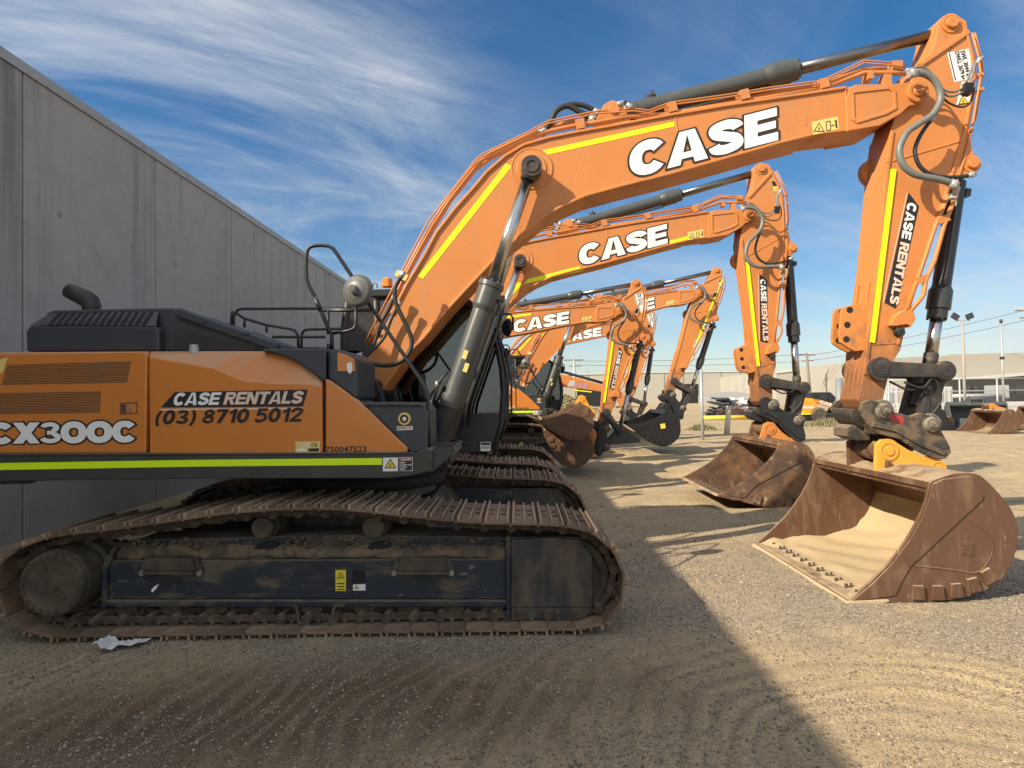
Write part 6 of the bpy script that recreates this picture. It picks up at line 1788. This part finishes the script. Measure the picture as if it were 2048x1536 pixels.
pole('slim_pole', 'slim bare pole right of the floodlight pole', 'pole', 2002, 646, 42, .055, M['galv'], thin_top)
def cross(root, zt):
    part('cr' + str(round(zt, 2)), 'crossarm', M['timber'], root, lambda mb: (mb.box((0, 0, zt - .25), (2.3, .12, .14)), mb.box((.1, 0, zt - 1.0), (1.5, .12, .12))))
    for k in range(4):
        part('ins', 'insulator', M['white_metal'], root, lambda mb: mb.cyl((0, 0, 0), (0, 0, .16), .05, seg=8), (-1.05 + k * .7, 0, zt - .18))
pole('utility_pole', 'leaning timber power pole with crossarms between the two nearest arms', 'power pole', 1613, 706, 78, .15, M['timber'], cross, lean=.45)
pole('utility_pole', 'pale power pole with a crossarm seen under the small excavator boom', 'power pole', 1148, 716, 74, .13, M['galv'], cross)
pole('utility_pole', 'power pole with fittings cut by the right edge', 'power pole', 2052, 616, 62, .12, M['timber'], cross)
pole('gate_post', 'tall thin steel post standing in weeds left of the cream post', 'post', 1402, 738, 24.5, .055, M['galv'])
pole('bollard', 'leaning cream painted post standing in the dirt left of the second bucket', 'post', 1458, 812, 27.5, .11, M['cream'], lean=-.16)
pole('gate_post', 'broad grey steel column just left of the nearest arm', 'post', 1678, 756, 30, .17, M['post_grey'])

def wires():
    k = 0
    for (a, b, Ya, Yb, sag, lab) in (((2052, 620), (1613, 712), 62, 78, 1.2, 'upper overhead power line behind the nearest bucket cylinder'), ((2052, 640), (1613, 722), 62, 78, 1.4, 'lower overhead power line behind the nearest bucket cylinder'), ((1613, 708), (1148, 722), 78, 74, 1.2, 'upper overhead power line behind the distant orange booms'), ((1613, 722), (1148, 730), 78, 74, 1.2, 'lower overhead power line behind the distant orange booms'), ((1148, 720), (700, 728), 74, 80, 1.0, 'overhead power line running left behind the tall warehouse')):
        p, q = at(*a, Ya), at(*b, Yb)
        pts = []
        for i in range(17):
            t = i / 16
            pts.append((p[0] + (q[0] - p[0]) * t, Ya + (Yb - Ya) * t, p[1] + (q[1] - p[1]) * t - sag * .25 * 4 * t * (1 - t)))
        solo('power_line', M['rubber'], lambda mb: mb.tube(pts, .022, 5), lab, 'power line', 'overhead power lines')
wires()

# fence at the right with rails
def fence():
    Y = 33.0
    ox, _ = at(1740, 800, Y)
    root = thing('fence', 'galvanised pipe and wire mesh fence behind the stored buckets', 'fence', (ox, Y, 0))
    H = at(1995, 757, Y)[1]
    x0, x1 = at(1735, 800, Y)[0] - ox, at(2260, 800, Y)[0] - ox
    xs = []
    for px in (1778, 1850, 1920, 1995, 2070, 2145, 2220): xs.append(at(px, 800, Y)[0] - ox)
    for i, x in enumerate(xs):
        part('fpost', 'fence_post', M['galv'], root, lambda mb: mb.cyl((0, 0, -.2), (0, 0, H + .08), .045, seg=10), (x, 0, 0))
    for k, z in enumerate((H, H * .73, H * .36, .12)):
        part('frl', 'rail', M['galv'], root, lambda mb: mb.cyl((x0, 0, 0), (x1, 0, 0), .026, seg=8), (0, 0, z))
    def mesh(mb):
        z0, z1 = .1, H - .03
        n = int((x1 - x0) / .16); hh = z1 - z0
        for i in range(-int(hh / .16), n):
            for sg in (1, -1):
                xa, xb = x0 + i * .16, x0 + i * .16 + hh
                za, zb = (z0, z1) if sg > 0 else (z1, z0)
                if xa < x0: za += (x0 - xa) * sg; xa = x0
                if xb > x1: zb -= (xb - x1) * sg; xb = x1
                mb.tube([(xa, .012 * sg, za), (xb, .012 * sg, zb)], .0028, 3)
    part('fmesh', 'wire_mesh', M['galv'], root, mesh)
fence()
def barrier():
    Y = 36.5
    ox, _ = at(1740, 830, Y)
    x1 = at(2060, 830, Y)[0] - ox
    root = thing('concrete_barrier', 'low white concrete barrier wall running behind the fence', 'barrier', (ox, Y, 0))
    n = 6
    for i in range(n):
        a, b = x1 * i / n + .03, x1 * (i + 1) / n - .03
        part('barr', 'barrier_block', M['white_metal'], root, lambda mb: mb.prism([(0, -.1), (x1 / n - .06, -.1), (x1 / n - .06, 1.05), (0, 1.05)], 0, .35), (a, 0, 0), bevel=.03)
barrier()
def truck(label, px0, px1, ptop, Y, key):
    ox, zt = at(px0, ptop, Y)
    x1 = at(px1, ptop, Y)[0] - ox
    root = thing('site_container', label, 'container', (ox, Y, 0))
    part('cb' + key, 'shell', M['white_metal'], root, lambda mb: mb.box((x1 / 2, 1.2, zt / 2), (x1, 2.4, zt)), bevel=.03)
    def ribs(mb):
        n = max(3, int(x1 / .3))
        for i in range(n): mb.box((x1 * (i + .5) / n, -.02, zt / 2), (.06, .04, zt * .9))
    part('cr' + key, 'rib', M['galv'], root, ribs)['kind'] = 'stuff'
    part('cd' + key, 'door', M['galv'], root, lambda mb: mb.box((x1 * .3, -.05, zt * .45), (min(1.0, x1 * .3), .05, zt * .75)))
truck('white site container behind the fence between arm and bucket links', 1770, 1800, 772, 40, 'a')
truck('white container behind the fence below the floodlight pole', 1868, 1905, 774, 42, 'b')
def dark_trailer():
    Y = 45; ox, zt = at(1905, 782, Y); x1 = at(2020, 782, Y)[0] - ox
    root = thing('flatbed_trailer', 'dark flatbed trailer with pipe load parked behind the fence', 'trailer', (ox, Y, 0))
    part('dtb', 'bed', M['hood'], root, lambda mb: mb.box((x1 / 2, 1.2, 1.0), (x1, 2.4, .3)), bevel=.03)
    for k in range(5): part('dtp', 'pipe', M['galv'], root, lambda mb: mb.cyl((.2, 0, 0), (x1 - .2, 0, 0), .16, seg=12), (0, .4 + k * .36, 1.32))
    for k in range(3):
        part('dtw', 'wheel', M['tyre'], root, lambda mb: mb.lathe((0, 0, 0), (0, 1, 0), [(0, 0), (0, .4), (.04, .46), (.26, .46), (.3, .4), (.3, 0)], 20), (x1 * (.3 + .2 * k), .02, .46))
    part('dtr', 'headboard', M['galv'], root, lambda mb: mb.box((x1 - .05, 1.2, 1.6), (.08, 2.3, 1.0)))
dark_trailer()

# material piles beyond the bollard
def pile(name, label, cat, px, py, Y, w, d, h, mat, seed, n=60, el=(.5, .5, .2), kind=None):
    x, _ = at(px, py, Y)
    rr = random.Random(seed)
    def f(mb):
        for i in range(n):
            u = math.sqrt(rr.random()); a = rr.uniform(0, 6.283)
            px_, py_ = u * math.cos(a) * w, u * math.sin(a) * d
            z = max(.05, h * (1 - u ** 1.6) * rr.uniform(.3, 1))
            rot = Matrix.Rotation(rr.uniform(0, 3.1), 3, 'Z') @ Matrix.Rotation(rr.uniform(-.5, .5), 3, 'Y')
            mb.box((px_, py_, z), (el[0] * rr.uniform(.5, 1.5), el[1] * rr.uniform(.5, 1.5), el[2] * rr.uniform(.5, 1.5)), rot=rot)
    return solo(name, mat, f, label, cat, kind=kind, loc=(x, Y, 0))
pile('scrap_pile', 'dark pile of stacked scrap sheets beyond the cream post', 'scrap pile', 1446, 812, 50, 1.0, 1.0, 1.5, M['hood'], 1, 50, (1.1, .8, .1))
pile('rubble_pile', 'white pile of bags and rubble behind the wire heap', 'rubble pile', 1480, 806, 56, 2.2, 1.5, 1.5, M['white_metal'], 2, 90, (.8, .6, .4))
def wire_heap():
    x, _ = at(1480, 812, 46); rr = random.Random(3)
    def f(mb):
        for i in range(120):
            a = rr.uniform(0, 6.283); u = math.sqrt(rr.random())
            c = Vector((u * 1.6 * math.cos(a), u * 1.1 * math.sin(a), .1 + .75 * (1 - u * u) * rr.random()))
            r = rr.uniform(.2, .5); ax = Vector((rr.gauss(0, 1), rr.gauss(0, 1), rr.gauss(0, 1))).normalized(); p = ax.orthogonal().normalized(); q = ax.cross(p)
            pts = [c + (p * math.cos(t) + q * math.sin(t)) * r for t in [k * .5 + a for k in range(9)]]
            pts = [Vector((v.x, v.y, max(.02, v.z))) for v in pts]
            mb.tube(pts, .018, 4)
    solo('wire_heap', M['wire_rust'], f, 'tangled heap of rusty wire beyond the yellow pipes', 'scrap pile', loc=(x, 46, 0))
wire_heap()
def kerbpipe():
    a, b = at(1404, 822, 42)[0], at(1510, 824, 42)[0]
    for k, lab in enumerate(('front long yellow pipe lying across the yard before the wire heap', 'rear long yellow pipe lying across the yard before the wire heap')):
        solo('yellow_pipe', M['pipe_yellow'], lambda mb: mb.cyl((a, 0, .15), (b, 0, .15), .15, seg=12), lab, 'pipe', 'yellow pipes lying in the yard', loc=(0, 42 + k * .36, 0))
kerbpipe()

# planting: weeds, verge and shrubs
def leafmass(name, label, cat, cx, cy, w, d, h, n, size, seed, kind='stuff', blade=True, lift=0.0):
    rs = np.random.RandomState(seed)
    px_, py_ = rs.randn(n) * w / 2.2, rs.randn(n) * d / 2.2
    fall = np.exp(-(px_ / w) ** 2 - (py_ / d) ** 2)
    zb = np.zeros(n) if blade else rs.rand(n) ** .7 * h * fall
    hh = (h * fall * (.35 + .65 * rs.rand(n))) if blade else size * (.6 + .8 * rs.rand(n))
    an = rs.rand(n) * 6.283; wd = size * (.5 + rs.rand(n))
    dx, dy = np.cos(an) * wd, np.sin(an) * wd
    lx, ly = rs.randn(n) * hh * .35, rs.randn(n) * hh * .35
    V = np.zeros((n, 3, 3))
    V[:, 0] = np.stack([px_ - dx, py_ - dy, zb], 1); V[:, 1] = np.stack([px_ + dx, py_ + dy, zb], 1); V[:, 2] = np.stack([px_ + lx, py_ + ly, zb + hh], 1)
    t = np.repeat(np.clip(.5 + lift + .28 * rs.randn(n), 0, 1), 3)
    me = fast_mesh(name, V.reshape(-1, 3) + np.array([cx, cy, 0]), np.arange(n * 3).reshape(n, 3), M['bush'], False, t)
    return tag(link(name, me), label, cat, None, kind)
x, y = ground_at(1668, 850); leafmass('weeds', 'dry grassy weeds growing beside the compact loader', 'weeds', x, y - .6, 2.2, 1.0, .55, 2600, .03, 5)
x, y = ground_at(1404, 860); leafmass('weeds', 'green weeds growing round the foot of the steel post', 'weeds', x, y, .8, .5, .45, 700, .03, 6)
x, y = ground_at(1455, 818); leafmass('grass', 'green grass verge beyond the yellow pipes', 'grass', x, 47, 4.2, 1.8, .4, 5000, .05, 7)
x, y = ground_at(1120, 822); leafmass('hedge', 'pale hedge along the beige building under the far boom', 'hedge', at(1118, 800, 62)[0], 62, 3.2, 1.2, 2.0, 6000, .14, 8, 'stuff', False, .6)
x, y = ground_at(1110, 838); leafmass('grass', 'green grass strip below the pale hedge', 'grass', at(1105, 820, 50)[0], 50, 4, 2, .35, 3500, .05, 9)

# litter
def litter():
    x, y = ground_at(238, 1298)
    rr = random.Random(8)
    def f(mb):
        N, K = 12, 7
        for i in range(N + 1):
            for j in range(K + 1):
                u, v = i / N, j / K
                mb.v.append((-.20 + .40 * u + .05 * v, -.15 + .26 * v + .06 * u * (1 if u > .4 else .2), .012 + .030 * abs(math.sin(u * 7 + v * 3)) * (1 - .5 * v) + rr.uniform(0, .016) + (.05 if u < .25 else 0)))
        for i in range(N):
            for j in range(K):
                if (i < 5 and j > 5) or (i > 6 and j < 2): continue
                a = i * (K + 1) + j; mb.face([a, a + K + 1, a + K + 2, a + 1], 0, False)
    o = solo('paper_litter', M['paper'], f, 'crumpled white paper lying on the shaded gravel before the near track', 'litter', loc=(x, y, .01))
    o.scale = (.70, .70, .9); s = o.modifiers.new('thick', 'SOLIDIFY'); s.thickness = .002
litter()
